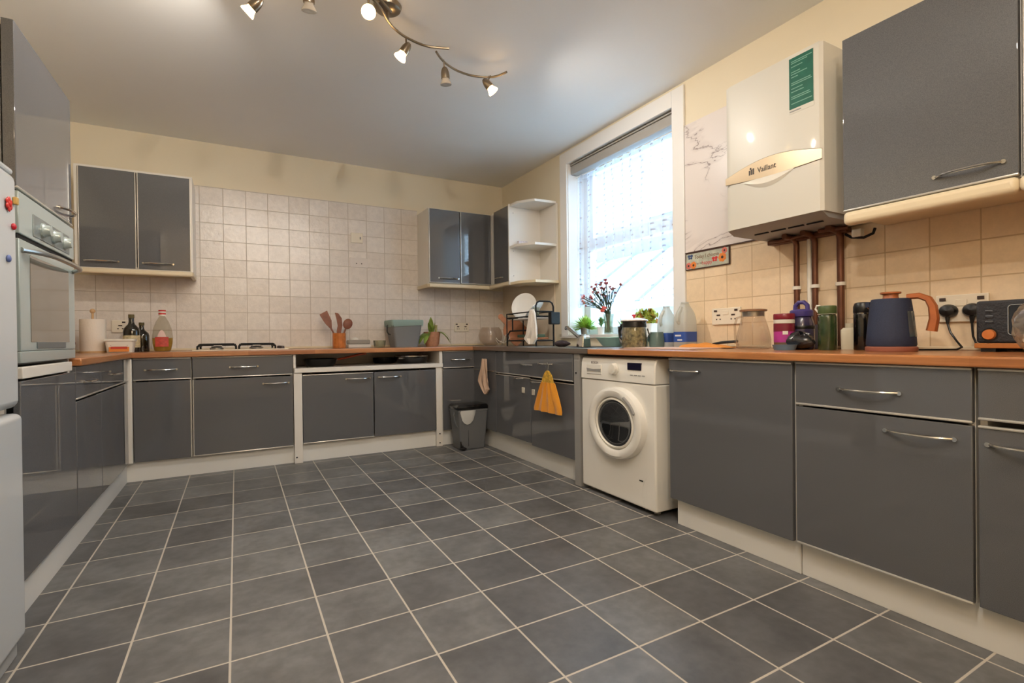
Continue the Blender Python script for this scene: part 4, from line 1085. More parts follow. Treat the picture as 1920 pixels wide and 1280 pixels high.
obj('side_handle', MB().tube([(1.79, 1.245, SZ+.05), (1.77, 1.215, SZ+.05), (1.79, 1.20, SZ+.05), (1.815, 1.22, SZ+.05)], .008, 8), M_STEEL, t)
t = thing('saute_pan', 'black pan lying at the back left of the lidded pan', 'pan', (1.72, 1.46, SZ))
obj('pan', MB().lathe([(0, 0), (.08, 0), (.09, .02), (.095, .05), (.09, .05), (.085, .02), (0, .005)], (1.70, 1.46, SZ), 28), M_PAN, t)

# ------------------------------------------------------------------ pedal bin
t = thing('pedal_bin', 'small grey pedal bin with black lid and white liner in the corner', 'bin', (2.28, .93, 0))
cx, cy = 2.28, .93
mb = MB(); sec = lambda k, z: rsq(cx, cy, .113*k, .085*k, z, .018)
mb.grid([sec(.98, .004), sec(1.0, .012), sec(1.20, .315), sec(1.235, .317), sec(1.235, .335)], True, True)
obj('body', mb, mat('bin grey', (104, 106, 108), .45, bump=.05), t)
mb = MB(); mb.grid([sec(1.27, .3355), sec(1.29, .345), sec(1.29, .355), sec(1.15, .372), sec(.6, .378)], True, True)
obj('lid', mb, mat('bin lid black', (16, 16, 17), .22, coat=.4), t)
mb = MB(); rows = []
for i in range(9):
    tt = i/8; x = cx-.122+.135*tt; s = sin(pi*tt)**.5
    z0, z1 = .322, .322-.012-.098*s
    yb = lambda z: cy-.085*(1+.2*(z-.012)/.303)-.004
    rows.append([(x, yb(z0)-.012, z0+.008), (x, yb((z0+z1)/2)-.014*s-.002, (z0+z1)/2), (x, yb(z1)-.004, z1)])
mb.grid(rows); obj('liner', mb, mat('white bag', (206, 206, 202), .4, bump=.3, bscale=60), t)
obj('pedal', MB().box(cx-.122, cx-.075, cy-.128, cy-.08, .012, .026, .005).box(cx-.115, cx-.085, cy-.0865, cy-.078, .026, .075, .003), M_BLACK, t)
mb = MB().tube([(cx-.139, cy-.02, .318), (cx-.158, cy-.05, .29), (cx-.150, cy-.07, .22), (cx-.133, cy-.075, .19)], .005, 8)
obj('handle', mb, mat('bin handle grey', (90, 92, 94), .5), t)
obj('front_panel_line', MB().box(cx-.045, cx-.041, cy-.0935, cy-.085, .03, .19), mat('bin dark line', (70, 72, 74), .5), t)  # darker grey line down the bin front

# ------------------------------------------------------------------ hanging cloths
def cloth_sheet(mb, prof, x, folds, amp, n=22, thick=.004):
    """prof: (z, y_left, y_right) from top to bottom; hangs in front of plane x"""
    f, b = [], []
    for z, ya, yb in prof:
        ro, rb = [], []
        for i in range(n+1):
            s = i/n; dx = amp*(sin(s*folds*pi+z*9)+.4*sin(s*folds*2.3*pi+1))
            k = (yb-ya)
            ro.append((x-.012-amp+dx*(.5+.5*min(1, abs(k)*6)), ya+k*s, z)); rb.append((ro[-1][0]+thick, ya+k*s, z))
        f.append(ro); b.append(rb)
    mb.grid(f); mb.grid([r for r in b])
    m_ = len(f)-1
    mb.grid([f[0], b[0]]); mb.grid([f[m_], b[m_]]); mb.grid([[r[0] for r in f], [r[0] for r in b]]); mb.grid([[r[-1] for r in f], [r[-1] for r in b]])
    return mb
t = thing('hand_towel', 'yellow hand towel with patterned yoke hanging from the sink unit drawer', 'towel', (2.37, -.165, .71))
yx = 2.374
prof = [(.625-.011*k, -.190+.075+.0058*k, -.190-.075-.0055*k*.9) for k in range(15)]
prof += [(prof[-1][0]-.03, prof[-1][1]+.014, prof[-1][2]-.008), (prof[-1][0]-.045, prof[-1][1]+.012, prof[-1][2]-.006)]
obj('terry_cloth', cloth_sheet(MB(), prof, yx, 7, .007), mat('yellow terry', (222, 146, 34), .95, bump=.5, bscale=220, sheen=.3), t)
prof = [(.705, -.175, -.198), (.695, -.160, -.215), (.675, -.140, -.238), (.65, -.125, -.252), (.623, -.116, -.262)]
obj('yoke', cloth_sheet(MB(), prof, yx-.002, 2, .003), mat('yoke print', (206, 162, 58), .9, vary=.4, vscale=60), t)
obj('hanging_loop', MB().tube([(yx-.018, -.176, .703), (yx-.016, -.172, .735), (yx-.014, -.184, .755), (yx-.014, -.196, .740), (yx-.018, -.196, .703)], .0025, 6), M_STEEL, t)
prof = [(.752, .885, .785), (.70, .895, .775), (.66, .905, .765), (.60, .935, .755), (.56, .945, .735), (.53, .915, .745), (.50, .89, .725), (.475, .86, .76), (.455, .825, .80)]
single('hanging_cloth', cloth_sheet(MB(), prof, 2.405, 4, .010), mat('beige cloth', (206, 176, 152), .95, bump=.4, bscale=120, vary=.06), 'crumpled beige cloth hanging in the corner above the pedal bin', 'cloth', loc=(2.39, .83, .75))

# ------------------------------------------------------------------ sink area: tap, drying rack, bowls
ZS1 = .8535
t = thing('mixer_tap', 'chrome angular mixer tap at the sink', 'tap', (2.80, .0, ZS1))
mb = MB(); ax, ay = 2.80, .0
mb.grid([rsq(ax, ay, .042, .042, ZS1, .012), rsq(ax, ay-.004, .034, .034, ZS1+.075, .010), rsq(ax, ay-.004, .030, .030, ZS1+.08, .008)], True, True)
obj('body', mb, M_CHROME, t)
mb = MB(); pa, pb = Vector((ax, ay+.02, ZS1+.055)), Vector((ax-.02, ay+.165, ZS1+.145))
mb.tube([pa, pb, pb+Vector((0, .022, -.002)), pb+Vector((0, .03, -.014))], .016, 12, .012, flat=1.2)
obj('spout', mb, M_CHROME, t)
obj('lever', MB().box(ax-.012, ax+.012, ay-.02, ay+.05, ZS1+.082, ZS1+.09, .003), M_CHROME, t)
rk = thing('dish_rack', 'black two-tier dish drying rack in the corner beside the sink', 'dish rack', (2.76, .70, ZS1))
x0, x1, ya, yb = 2.668, 2.836, .945, .452
mb = MB(); q = .0055
mb.tube([(x0, yb, ZS1), (x0, yb, 1.18), (x0+.012, yb, 1.208), (x0+.035, yb, 1.218), (x1-.035, yb, 1.218), (x1-.012, yb, 1.205), (x1, yb, 1.175), (x1, yb, ZS1)], q*1.3, 8)
for x in (x0, x1): mb.tube([(x, ya, ZS1), (x, ya, 1.136), (x, yb, 1.136)], q, 8)
for z in (1.136, 1.098): mb.tube([(x0, ya, z), (x1, ya, z)], q, 8); mb.tube([(x0, yb, z), (x1, yb, z)], q, 8)
for x in (x0+.004, x1-.004): mb.tube([(x, ya, 1.10), (x, yb, 1.10)], q*.9, 8)
mb.tube([(x0, ya-.005, ZS1), (x0, ya-.02, .955), (x0, ya-.06, .985), (x0, .56, .985), (x0, .56, 1.10)], q*1.2, 8)
mb.tube([(x0, .84, .985), (x0, .84, 1.10)], q*1.2, 8)
for y in (ya, yb): mb.tube([(x0, y, .90), (x1, y, .90)], q, 8)
for x in (x0, x1): mb.tube([(x, ya, .90), (x, yb, .90)], q, 8)
obj('frame', mb, M_RUB, rk)
mb = MB()
for k in range(12):
    y = .49+.038*k; mb.tube([(x0, y, .905), (x1, y, .905)], .002, 6); mb.tube([(x0, y, 1.100), (x1, y, 1.100)], .002, 6)
obj('wires', mb, M_RUB, rk)
obj('upper_tray', MB().box(x0+.006, x1-.006, .47, .86, 1.078, 1.090, .003), mat('tray white', (214, 206, 200), .4), rk)
cc = obj('cutlery_cup', MB().box(x0+.11, x1+.03, yb-.055, yb-.009, 1.03, 1.13, .006), M_BLACK, rk)
# plate leaning in the upper tier
def disc_thing(name, label, cat, c, r, normal, m, prof, loc=None):
    mb = MB().lathe(prof, (0, 0, 0), 36)
    mb.transform(Matrix.Translation(c) @ Vector(normal).normalized().to_track_quat('Z', 'Y').to_matrix().to_4x4())
    return single(name, mb, m, label, cat, loc=c)
disc_thing('dinner_plate', 'large white plate leaning in the top of the dish rack', 'plate', (2.755, .775, 1.195), .125, (-.8, -.55, .25), M_CERAMIC,
           [(0, 0), (.07, 0), (.085, .006), (.118, .016), (.118, .020), (.085, .011), (.068, .005), (0, .005)])
disc_thing('dinner_plate', 'white plate lying tilted behind the leaning plate in the dish rack', 'plate', (2.77, .62, 1.150), .1, (-.45, .6, .75), M_CERAMIC,
           [(0, 0), (.06, 0), (.075, .006), (.10, .014), (.10, .018), (.075, .011), (.06, .005), (0, .005)])
obj('glass', MB().lathe([(0, 0), (.022, 0), (.027, .07), (.025, .07), (.02, .004), (0, .004)], (2.72, .53, 1.1025), 18), MATS['clear glass'], tag(thing('drinking_glass', 'small clear glass standing in the top of the dish rack', 'glass', (2.72, .53, 1.1025)), None, None))
prof = [(1.152, .485, .448), (1.12, .50, .425), (1.06, .515, .405), (1.0, .535, .385), (.95, .56, .375), (.92, .60, .372), (.90, .575, .40), (.88, .54, .43), (.872, .53, .44)]
mb = cloth_sheet(MB(), prof, 2.668, 5, .016, 26)
single('dish_cloth', mb, mat('white cotton', (224, 216, 206), .95, bump=.3, bscale=100), 'white cotton cloth draped over the end of the dish rack', 'cloth', loc=(2.65, .47, 1.15))
mb = MB(); r_ = random.Random(4)
rows = []
for i in range(15):
    a = pi*i/14; rows.append([(2.72+.05*cos(2*pi*k/16)*sin(a)*(1+.2*sin(5*k)), .17+.085*sin(2*pi*k/16)*sin(a)*(1+.15*sin(3*k+i)), ZS1+.022-.021*cos(a)*(1+.3*sin(k*2.1))*(1 if cos(a) < 0 else .95)) for k in range(16)])
mb.grid(rows, True)
single('dish_cloth', mb, mat('dark cloth', (58, 46, 48), .95, bump=.5, bscale=90, vary=.3), 'crumpled dark cloth on the drainer between dish rack and tap', 'cloth', loc=(2.72, .17, ZS1))
# things lying in the bottom of the rack
single('chopping_board', MB().box(2.685, 2.82, .50, .90, .911, .926, .004), mat('board brown', (160, 104, 66), .6, vary=.2, vscale=20), 'brown wooden board lying in the bottom of the dish rack', 'board', loc=(2.75, .7, .91))
single('green_tray', MB().box(2.69, 2.80, .52, .80, .9265, .952, .005), mat('dark green tray', (70, 92, 70), .5, vary=.2), 'dark green tray on the wooden board in the dish rack', 'tray', loc=(2.75, .66, .926))
# paddle chopping board leaning in the corner behind the rack
mb = MB().prism([(-.09, 0), (.09, 0), (.10, .03), (.10, .17), (.07, .205), (.026, .225), (.022, .29), (.026, .315), (.012, .33), (-.012, .33), (-.026, .315), (-.022, .29), (-.026, .225), (-.07, .205), (-.10, .17), (-.10, .03)], -.009, .009)
mb.transform(Matrix.Translation((2.93, 1.10, ZS1+.055)) @ Matrix.Rotation(RAD(-25), 4, 'Z') @ Matrix.Rotation(RAD(82), 4, 'X') @ Matrix.Rotation(RAD(44), 4, 'Z'))
single('chopping_board', mb, mat('board amber', (172, 108, 66), .5, vary=.15, vscale=14), 'amber wooden paddle board leaning in the corner behind the dish rack', 'board', loc=(2.93, 1.10, .91))
# round glass bowl and white cable
single('glass_bowl', MB().lathe([(0, 0), (.05, 0), (.09, .022), (.113, .06), (.118, .10), (.105, .15), (.085, .178), (.08, .178), (.10, .15), (.112, .10), (.107, .062), (.086, .027), (.05, .006), (0, .006)], (2.74, 1.42, ZS1+.0005), 34),
       glassy('frosted glass', (250, 246, 242), .08, .15, opaque=.1, ocol=(244, 234, 226)), 'round frosted glass bowl in the corner on the far worktop', 'bowl', loc=(2.74, 1.42, ZS1))
mb = MB().tube([(2.74, 1.24, ZS1+.004), (2.72, 1.16, ZS1+.006), (2.70, 1.08, ZS1+.03), (2.69, 1.02, ZS1+.095), (2.70, .985, ZS1+.11), (2.72, .99, ZS1+.07), (2.70, 1.06, ZS1+.025), (2.68, 1.14, ZS1+.05), (2.69, 1.20, ZS1+.075), (2.72, 1.26, ZS1+.05), (2.76, 1.275, ZS1+.004)], .0032, 8)
single('cable', mb, M_PLASTIC, 'thin white looped cable beside the glass bowl', 'cable', loc=(2.74, 1.1, ZS1))
# mint bowl behind the tap
single('mixing_bowl', MB().lathe([(0, 0), (.06, 0), (.075, .012), (.115, .062), (.12, .064), (.118, .068), (.108, .06), (.07, .018), (0, .01)], (2.93, -.165, ZS1), 34), mat('mint enamel', (170, 210, 198), .3, coat=.3), 'wide mint green bowl behind the tap', 'bowl', loc=(2.93, -.165, ZS1))
t = thing('food_tub', 'small pale green plastic tub behind the herb jar', 'tub', (2.95, -.43, ZS1))
obj('tub', MB().box(2.91, 2.985, -.475, -.40, ZS1, ZS1+.06, .012, 3), glassy('pale green plastic', (204, 226, 212), .1, opaque=.5, ocol=(168, 200, 184)), t)
obj('lid', MB().box(2.905, 2.99, -.48, -.395, ZS1+.0605, ZS1+.068, .003), mat('lid grey', (170, 172, 168), .4), t)

mb = MB().lathe([(0, 0), (.036, 0), (.046, .012), (.050, .055), (.047, .055), (.043, .014), (0, .006)], (0, 0, 0), 24)
mb.transform(Matrix.Translation((2.90, -.345, ZS1+.047)) @ Matrix.Rotation(RAD(62), 4, 'X') @ Matrix.Rotation(RAD(-30), 4, 'Y') @ Matrix.Translation((0, 0, -.025)))
t = thing('metal_bowl', 'small grey metal bowl tipped on its side between mint bowl and herb jar', 'bowl', (2.90, -.345, ZS1))
obj('bowl', mb, mat('dull steel', (168, 164, 158), .35, .7, bump=.1), t)
# ------------------------------------------------------------------ windowsill
ZL = .9445
def pot(label, x, y, r, h, m, cat='plant', rim=1.12):
    t = thing('potted_plant', label, cat, (x, y, ZL))
    obj('pot', MB().lathe([(0, 0), (r*.78, 0), (r, h*.95), (r*1.02, h), (r*.92, h), (r*.88, h*.85), (0, h*.85)], (x, y, ZL), 22), m, t)
    return t
r_ = random.Random(11)
t = pot('bushy bright green plant in a silver pot at the left of the windowsill', 3.09, .36, .042, .062, M_STEEL)
mb = MB()
for k in range(300):
    a = 2*pi*r_.random(); e = r_.random()**.6*1.35; d = (cos(a)*sin(e), sin(a)*sin(e), cos(e))
    L_ = .075+.035*r_.random(); leaf(mb, (3.09+.012*d[0], .36+.02*d[1], ZL+.05), (d[0]*.45, d[1]*1.2, d[2]*.85), L_*(1.1+.2*abs(d[1])), .006, .5, n=3)
obj('foliage', mb, mat('bright leaf', (172, 206, 92), .6, vary=.3, vscale=40), t)
t = pot('small green sprig plant in a white pot left of the flower vase', 3.11, .175, .036, .06, M_CERAMIC)
mb = MB()
for k in range(46):
    a = 2*pi*r_.random(); e = .9*r_.random(); d = (cos(a)*sin(e), sin(a)*sin(e), cos(e)); z = ZL+.055+.05*r_.random()
    leaf(mb, (3.11, .175, z), d, .045, .008, .3, n=3)
mb.tube([(3.11, .175, ZL+.05), (3.112, .17, ZL+.12)], .003, 6)
obj('foliage', mb, mat('grey green leaf', (110, 146, 90), .6, vary=.3, vscale=40), t)
t = pot('small spiky plant in a dark pot right of the flower vase', 3.11, -.075, .038, .058, mat('dark clay', (96, 84, 84), .6))
mb = MB()
for k in range(14):
    a = 2*pi*k/14; leaf(mb, (3.11, -.075, ZL+.05), (cos(a), sin(a)*1.2, 1.0+.5*(k % 3)), .085, .006, .5, n=4)
obj('foliage', mb, mat('spiky leaf', (150, 170, 100), .6, vary=.2, vscale=40), t)
t = thing('potted_plant', 'wide yellow-green variegated plant in a long white planter by the milk bottles', 'plant', (3.10, -.34, ZL))
mb = MB(); mb.grid([rsq(3.10, -.34, .045, .075, ZL, .015), rsq(3.10, -.34, .052, .088, ZL+.068, .015), rsq(3.10, -.34, .046, .082, ZL+.068, .015), rsq(3.10, -.34, .044, .08, ZL+.055, .015)], True, True)
obj('planter', mb, M_CERAMIC, t)
mb = MB(); mb2 = MB()
for k in range(150):
    y = -.345+.19*(r_.random()-.5)+.02*r_.random(); a = 2*pi*r_.random(); e = 1.1*r_.random(); d = (cos(a)*sin(e), sin(a)*sin(e)*1.2, cos(e))
    z = ZL+.055+.095*r_.random()
    leaf(mb if k % 4 else mb2, (3.10+.02*(r_.random()-.5), y, z), d, .042, .013, .4, n=4)
obj('foliage', mb, mat('yellow green leaf', (176, 188, 78), .6, vary=.4, vscale=50), t)
obj('orange_leaves', mb2, mat('orange leaf', (196, 134, 72), .6, vary=.3, vscale=50), t)
# vase and carnations
VX, VY = 3.10, .075
t = thing('vase', 'clear glass vase of water on the windowsill holding pink carnations', 'vase', (VX, VY, ZL))
obj('glass', MB().lathe([(0, 0), (.034, 0), (.036, .01), (.032, .07), (.040, .145), (.042, .155), (.039, .155), (.029, .07), (.032, .012), (0, .008)], (VX, VY, ZL), 26), MATS['clear glass'], t)
obj('water', MB().lathe([(0, .009), (.031, .013), (.0285, .07), (.032, .10), (0, .10)], (VX, VY, ZL), 22), glassy('water', (214, 226, 204), .12), t)
MSTEM, MPETAL, MPALE = mat('carnation stem', (64, 80, 60), .7), mat('carnation petal', (176, 88, 88), .8, vary=.25, vscale=60), mat('carnation pale', (190, 120, 106), .8, vary=.2, vscale=60)
proto = []
tips = [(.44, 1.225), (.34, 1.235), (.27, 1.30), (.345, 1.20), (.215, 1.27), (.15, 1.29), (.095, 1.295), (.055, 1.285), (.12, 1.36), (.185, 1.33), (.40, 1.26), (.25, 1.34), (.385, 1.245), (.415, 1.205), (.37, 1.18), (.32, 1.285), (.29, 1.325), (.30, 1.245), (.255, 1.27), (.235, 1.225), (.20, 1.30), (.165, 1.345), (.14, 1.30), (.175, 1.25), (.10, 1.335), (.06, 1.325), (.03, 1.30), (-.005, 1.285), (.02, 1.255), (.075, 1.265), (-.04, 1.31), (.11, 1.235), (.24, 1.165), (.28, 1.205)]
for k, (y, z) in enumerate(tips):
    y -= .045
    x = 3.03+.075*r_.random()
    f = thing('carnation', 'pink carnation in the glass vase on the windowsill', 'flower', (VX, VY, ZL+.012), 'pink carnations in the glass vase')
    b0 = Vector((VX+.018*(r_.random()-.5), VY+.022*(r_.random()-.5), ZL+.014)); m0 = Vector((VX+.02*(r_.random()-.5), VY+.025*(1 if y > VY else -1)*r_.random(), ZL+.16)); e0 = Vector((x, y, z))
    md = (m0+e0)/2+Vector((0, 0, .012))
    mb = MB().tube([b0, m0, md, e0], .0028, 6)
    for q in (.35, .6, .8):
        p = m0+(e0-m0)*q
        leaf(mb, p, (r_.random()-.5, r_.random()-.5, .8), .045, .003, .6, n=3)
    obj('stem', mb, MSTEM, f)
    mb = MB(); d = (e0-m0).normalized(); s = .009+.005*r_.random()
    for q in range(8):
        a = 2*pi*q/8; u = d.orthogonal().normalized(); v = d.cross(u)
        leaf(mb, e0-d*.004, (u*cos(a)+v*sin(a))*.7+d*1.0, s*1.9, s*.75, .2, n=3)
    mb.sphere(tuple(e0), s*.55, u=8, v=6)
    obj('blossom', mb, MPETAL if k % 3 else MPALE, f)
f = thing('carnation', 'low coral carnation drooping over the rim of the glass vase', 'flower', (VX, VY, ZL+.012), 'pink carnations in the glass vase')
obj('stem', MB().tube([(VX, VY, ZL+.014), (VX-.03, VY, ZL+.16), (VX-.045, VY+.004, ZL+.185)], .0022, 6), MSTEM, f)
mb = MB(); [mb.sphere((VX-.05+.01*cos(q), VY+.004+.016*sin(q*1.7), ZL+.19+.013*cos(q*2.1)), .013, u=8, v=6) for q in range(7)]
obj('blossom', mb, mat('coral petal', (222, 96, 84), .8), f)

# ------------------------------------------------------------------ right worktop
ZR = .8515
# milk bottles
def milk(label, x, y, sc_=1.0, wide=1.0):
    t = thing('milk_bottle', label, 'bottle', (x, y, ZR), 'empty plastic milk bottles by the window')
    A, B = .052*wide, .050*wide; S = lambda k, z, j=1: rsq(x, y, A*k, B*k*j, ZR+z*sc_, .02*k)
    mb = MB(); mb.grid([S(.92, 0), S(1, .008), S(1, .13), S(.98, .16), S(.92, .19), S(.80, .216), S(.62, .238), S(.48, .254), S(.38, .264), S(.38, .272)], True, True)
    Mp = glassy('milk bottle plastic', (232, 236, 232), .06, .25, opaque=.6, ocol=(236, 236, 230))
    obj('bottle', mb, Mp, t)
    obj('handle', MB().tube([(x-.046*wide, y-.0, ZR+.150*sc_), (x-.058*wide, y, ZR+.165*sc_), (x-.052*wide, y, ZR+.21*sc_), (x-.024*wide, y, ZR+.247*sc_)], .011*wide, 10), Mp, t)
    obj('neck_ring', MB().lathe([(.021*sc_, .272*sc_), (.024*sc_, .274*sc_), (.024*sc_, .282*sc_), (.019*sc_, .282*sc_)], (x, y, ZR), 20), Mp, t)
    mb = MB(); mb.grid([S(1.014, .036), S(1.014, .098)], True)
    lb = obj('label', mb, mat('milk label blue', (48, 82, 158), .5), t)
    a = A*1.014+.0004; b = B
    obj('label_print', MB().box(x-a-.0006, x-a, y-b*.35, y+b*.55, ZR+.070*sc_, ZR+.080*sc_).box(x-a-.0006, x-a, y-b*.5, y+b*.2, ZR+.044*sc_, ZR+.052*sc_), mat('label print white', (214, 216, 220), .5), lb)
    return t
milk('left empty milk bottle with blue label, against the window trim', 2.925, -.692, .92, .9)
milk('right empty milk bottle with blue label, casting a shadow on the tiles', 2.925, -.84, .97, 1.03)
# herb jar
t = thing('storage_jar', 'glass jar of dried herbs with black collar, handle and red knob lid', 'jar', (2.74, -.602, ZR))
jx, jy = 2.74, -.602
obj('herbs', MB().lathe([(0, .004), (.076, .004), (.077, .012), (.072, .10), (.067, .126), (0, .126)], (jx, jy, ZR), 30), mat('dried herbs', (140, 126, 92), .9, vary=.75, vscale=55, bump=.8, bscale=90), t)
obj('glass', MB().lathe([(.077, 0), (.0795, .008), (.0745, .10), (.070, .13)], (jx, jy, ZR), 30, cap=False), MATS['clear glass'], t)
col = obj('collar', MB().lathe([(.071, .1285), (.075, .131), (.073, .160), (.078, .166), (.0, .166)], (jx, jy, ZR), 30), M_BLACK, t)
obj('spout', MB().prism([(0, 0), (.02, -.012), (.02, .012)], 0, .014, M=Matrix.Translation((jx, jy-.098, ZR+.152)) @ Matrix.Rotation(RAD(90), 4, 'Z')), M_BLACK, col)
obj('handle', MB().tube([(jx, jy+.070, ZR+.150), (jx, jy+.115, ZR+.145), (jx, jy+.138, ZR+.11), (jx, jy+.132, ZR+.07), (jx, jy+.096, ZR+.048)], .0105, 10), M_BLACK, t)
obj('lid', MB().lathe([(.084, .1665), (.086, .170), (.080, .176), (.03, .186), (0, .187)], (jx, jy, ZR), 30), M_CERAMIC, t)
obj('lid_knob', MB().lathe([(.008, .1865), (.007, .194), (.014, .200), (.013, .208), (0, .210)], (jx, jy, ZR), 16), mat('red knob', (196, 40, 44), .35), t)
# mug
mx, my = 2.82, -.712
t = thing('mug', 'grey-green ribbed mug beside the herb jar', 'mug', (mx, my, ZR))
obj('mug', MB().lathe([(0, 0), (.038, 0), (.044, .006), (.0455, .03), (.043, .07), (.038, .096), (.0345, .096), (.039, .07), (.0415, .03), (.036, .01), (0, .01)], (mx, my, ZR), 30), mat('sage ceramic', (88, 112, 108), .4, coat=.2, bump=.1, bscale=30), t)
obj('handle', MB().tube([(mx, my+.040, ZR+.078), (mx, my+.066, ZR+.074), (mx, my+.070, ZR+.045), (mx, my+.044, ZR+.025)], .0065, 8), MATS['sage ceramic'], t)
single('teaspoon', MB().tube([(mx-.02, my+.012, ZR+.015), (mx-.02, my+.058, ZR+.118)], .003, 6, flat=2), M_STEEL, 'steel teaspoon standing in the grey-green mug', 'spoon', loc=(mx, my, ZR+.012))
# place mat and orange cloth, knife
mb = MB(); rows = []
for i in range(30):
    y = -.66-.50*i/29; rows.append([(2.60+.002*sin(i*2.2), y, ZR+.0005), (2.60+.002*sin(i*2.2), y, ZR+.0035), (2.80, y, ZR+.0042), (2.98-.003*sin(i*1.7), y, ZR+.0035), (2.98-.003*sin(i*1.7), y, ZR+.0005)])
mb.grid(rows, False, True)
single('table_mat', mb, mat('pink white mat', (226, 196, 184), .95, bump=.5, bscale=160), 'pale pink woven mat on the worktop by the milk bottles', 'mat', loc=(2.8, -.9, ZR))
mb = MB(); rows = []
for i in range(20):
    s = i/19; y = -.87-.33*s; h = .021*sin(pi*min(1, s*1.15+.03))**.5+.003*sin(s*17)
    rows.append([(2.84, y, ZR+.0044), (2.845, y, ZR+.006+h*.8), (2.89+.01*sin(s*7), y, ZR+.008+h), (2.935, y, ZR+.006+h*.7), (2.945, y, ZR+.0044)])
mb.grid(rows, False, True)
single('folded_cloth', mb, mat('orange cloth', (226, 150, 70), .95, bump=.4, bscale=120), 'folded orange cloth lying on the pink mat', 'cloth', loc=(2.9, -1.0, ZR+.004))
single('knife', MB().tube([(2.985, -.995, ZR+.020), (2.985, -1.05, ZR+.03), (2.985, -1.15, ZR+.036)], .008, 8, flat=1.6), M_BLACK, 'black knife handle behind the orange cloth', 'knife', loc=(2.985, -1.07, ZR)) 
# water jug
jx, jy = 2.80, -1.382
t = thing('water_jug', 'ribbed clear glass water jug with bamboo lid', 'jug', (jx, jy, ZR))
n = 48; rows = []
for r, z, rib in ((.066, 0, 0), (.077, .006, 1), (.0775, .05, 1), (.070, .09, 1), (.060, .13, .3), (.053, .155, 0), (.053, .185, 0)):
    rows.append([(jx+(r+.0016*rib*cos(24*2*pi*k/n*1.0+(k % 2)*pi))*cos(2*pi*k/n), jy+(r+.0016*rib*((-1)**k))*sin(2*pi*k/n), ZR+z) for k in range(n)])
mb = MB(); mb.grid(rows, True, False); mb.lathe([(0, .004), (.066, .004)], (jx, jy, ZR), 48, cap=False)
obj('glass', mb, glassy('ribbed glass', (242, 238, 234), .07, .05, opaque=.05, ocol=(206, 196, 184)), t, sharp=3)
obj('lid', MB().lathe([(0, .186), (.062, .186), (.063, .194), (.05, .197), (0, .197)], (jx, jy, ZR), 28), mat('bamboo lid', (150, 112, 82), .5), t)
obj('lid_plug', MB().lathe([(0, .160), (.05, .162), (.05, .1855), (0, .1855)], (jx, jy, ZR), 24), M_STEEL, t)
obj('handle', MB().tube([(jx, jy+.056, ZR+.165), (jx, jy+.092, ZR+.158), (jx, jy+.105, ZR+.12), (jx, jy+.100, ZR+.03), (jx, jy+.084, ZR+.02)], .006, 10), MATS['ribbed glass'], t)
# box, supplement jar
t = thing('small_box', 'dark navy carton half hidden behind the pink powder jar', 'box', (2.93, -1.565, ZR))
obj('carton', MB().box(2.92, 2.97, -1.60, -1.50, ZR, ZR+.115, .002, M=Rz(.2, (2.945, -1.55, 0))), mat('navy carton', (40, 36, 84), .45, vary=.2, vscale=30), t)
jx, jy = 2.80, -1.541
t = thing('powder_jar', 'clear jar with dark red lid and bright pink label', 'jar', (jx, jy, ZR))
obj('jar', MB().lathe([(0, 0), (.040, 0), (.0435, .006), (.0435, .135), (.040, .14), (0, .14)], (jx, jy, ZR), 28), mat('brown powder', (122, 92, 62), .35, coat=.5, vary=.15), t)
lb = obj('label', MB().lathe([(.0442, .034), (.0442, .118)], (jx, jy, ZR), 28, cap=False), mat('magenta label', (182, 56, 142), .4, vary=.3, vscale=14), t)
obj('label_band', MB().lathe([(.0448, .084), (.0448, .120)], (jx, jy, ZR), 28, cap=False), mat('wine label', (120, 28, 48), .4), lb)
obj('shoulder_band', MB().lathe([(.0438, .122), (.0446, .124), (.0446, .138), (.0438, .139)], (jx, jy, ZR), 28, cap=False), M_PLASTIC, t)
obj('lid', MB().lathe([(.0, .1405), (.0445, .1405), (.0455, .144), (.0455, .163), (.043, .167), (0, .167)], (jx, jy, ZR), 28), mat('wine lid', (126, 26, 44), .35), t)
a = math.atan2(-.62, -.78)
obj('label_patch', MB().box(.0446, .0456, -.011, .011, .070, .086, M=Matrix.Translation((jx, jy, ZR)) @ Matrix.Rotation(a, 4, 'Z')), M_PLASTIC, lb)
# blue bottle, black bag with teal tub, green bottle
jx, jy = 2.885, -1.572
t = thing('water_bottle', 'purple-blue sports bottle with domed loop lid', 'bottle', (jx, jy, ZR))
obj('bottle', MB().lathe([(0, 0), (.050, 0), (.054, .01), (.054, .09), (.052, .12), (.045, .145), (.041, .152), (0, .152)], (jx, jy, ZR), 28), mat('smoky blue', (58, 52, 82), .25, coat=.5), t)
ld = obj('lid', MB().lathe([(0, .1525), (.047, .1525), (.049, .156), (.049, .178), (.044, .184), (.02, .188), (0, .189)], (jx, jy, ZR), 28), mat('violet lid', (72, 62, 128), .4), t)
obj('loop', MB().tube([(jx, jy+.03, ZR+.182), (jx, jy+.028, ZR+.205), (jx, jy+.012, ZR+.22), (jx, jy-.012, ZR+.22), (jx, jy-.028, ZR+.205), (jx, jy-.03, ZR+.182)], .010, 10), MATS['violet lid'], ld)
obj('collar', MB().lathe([(.0545, .095), (.056, .10), (.056, .106), (.0545, .11)], (jx, jy, ZR), 28, cap=False), M_BLACK, t)
mb = MB(); rows = []; r_ = random.Random(21)
for i in range(10):
    a = pi*i/9; rows.append([(2.80+.042*cos(2*pi*k/20)*sin(a)*(1+.22*sin(k*2.7+i)), -1.612+.062*sin(2*pi*k/20)*sin(a)*(1+.18*sin(k*3.1+i*.7)), ZR+.039-.036*cos(a)*(1+(.3*sin(k*1.9) if i > 5 else 0))) for k in range(20)])
mb.grid(rows, True)
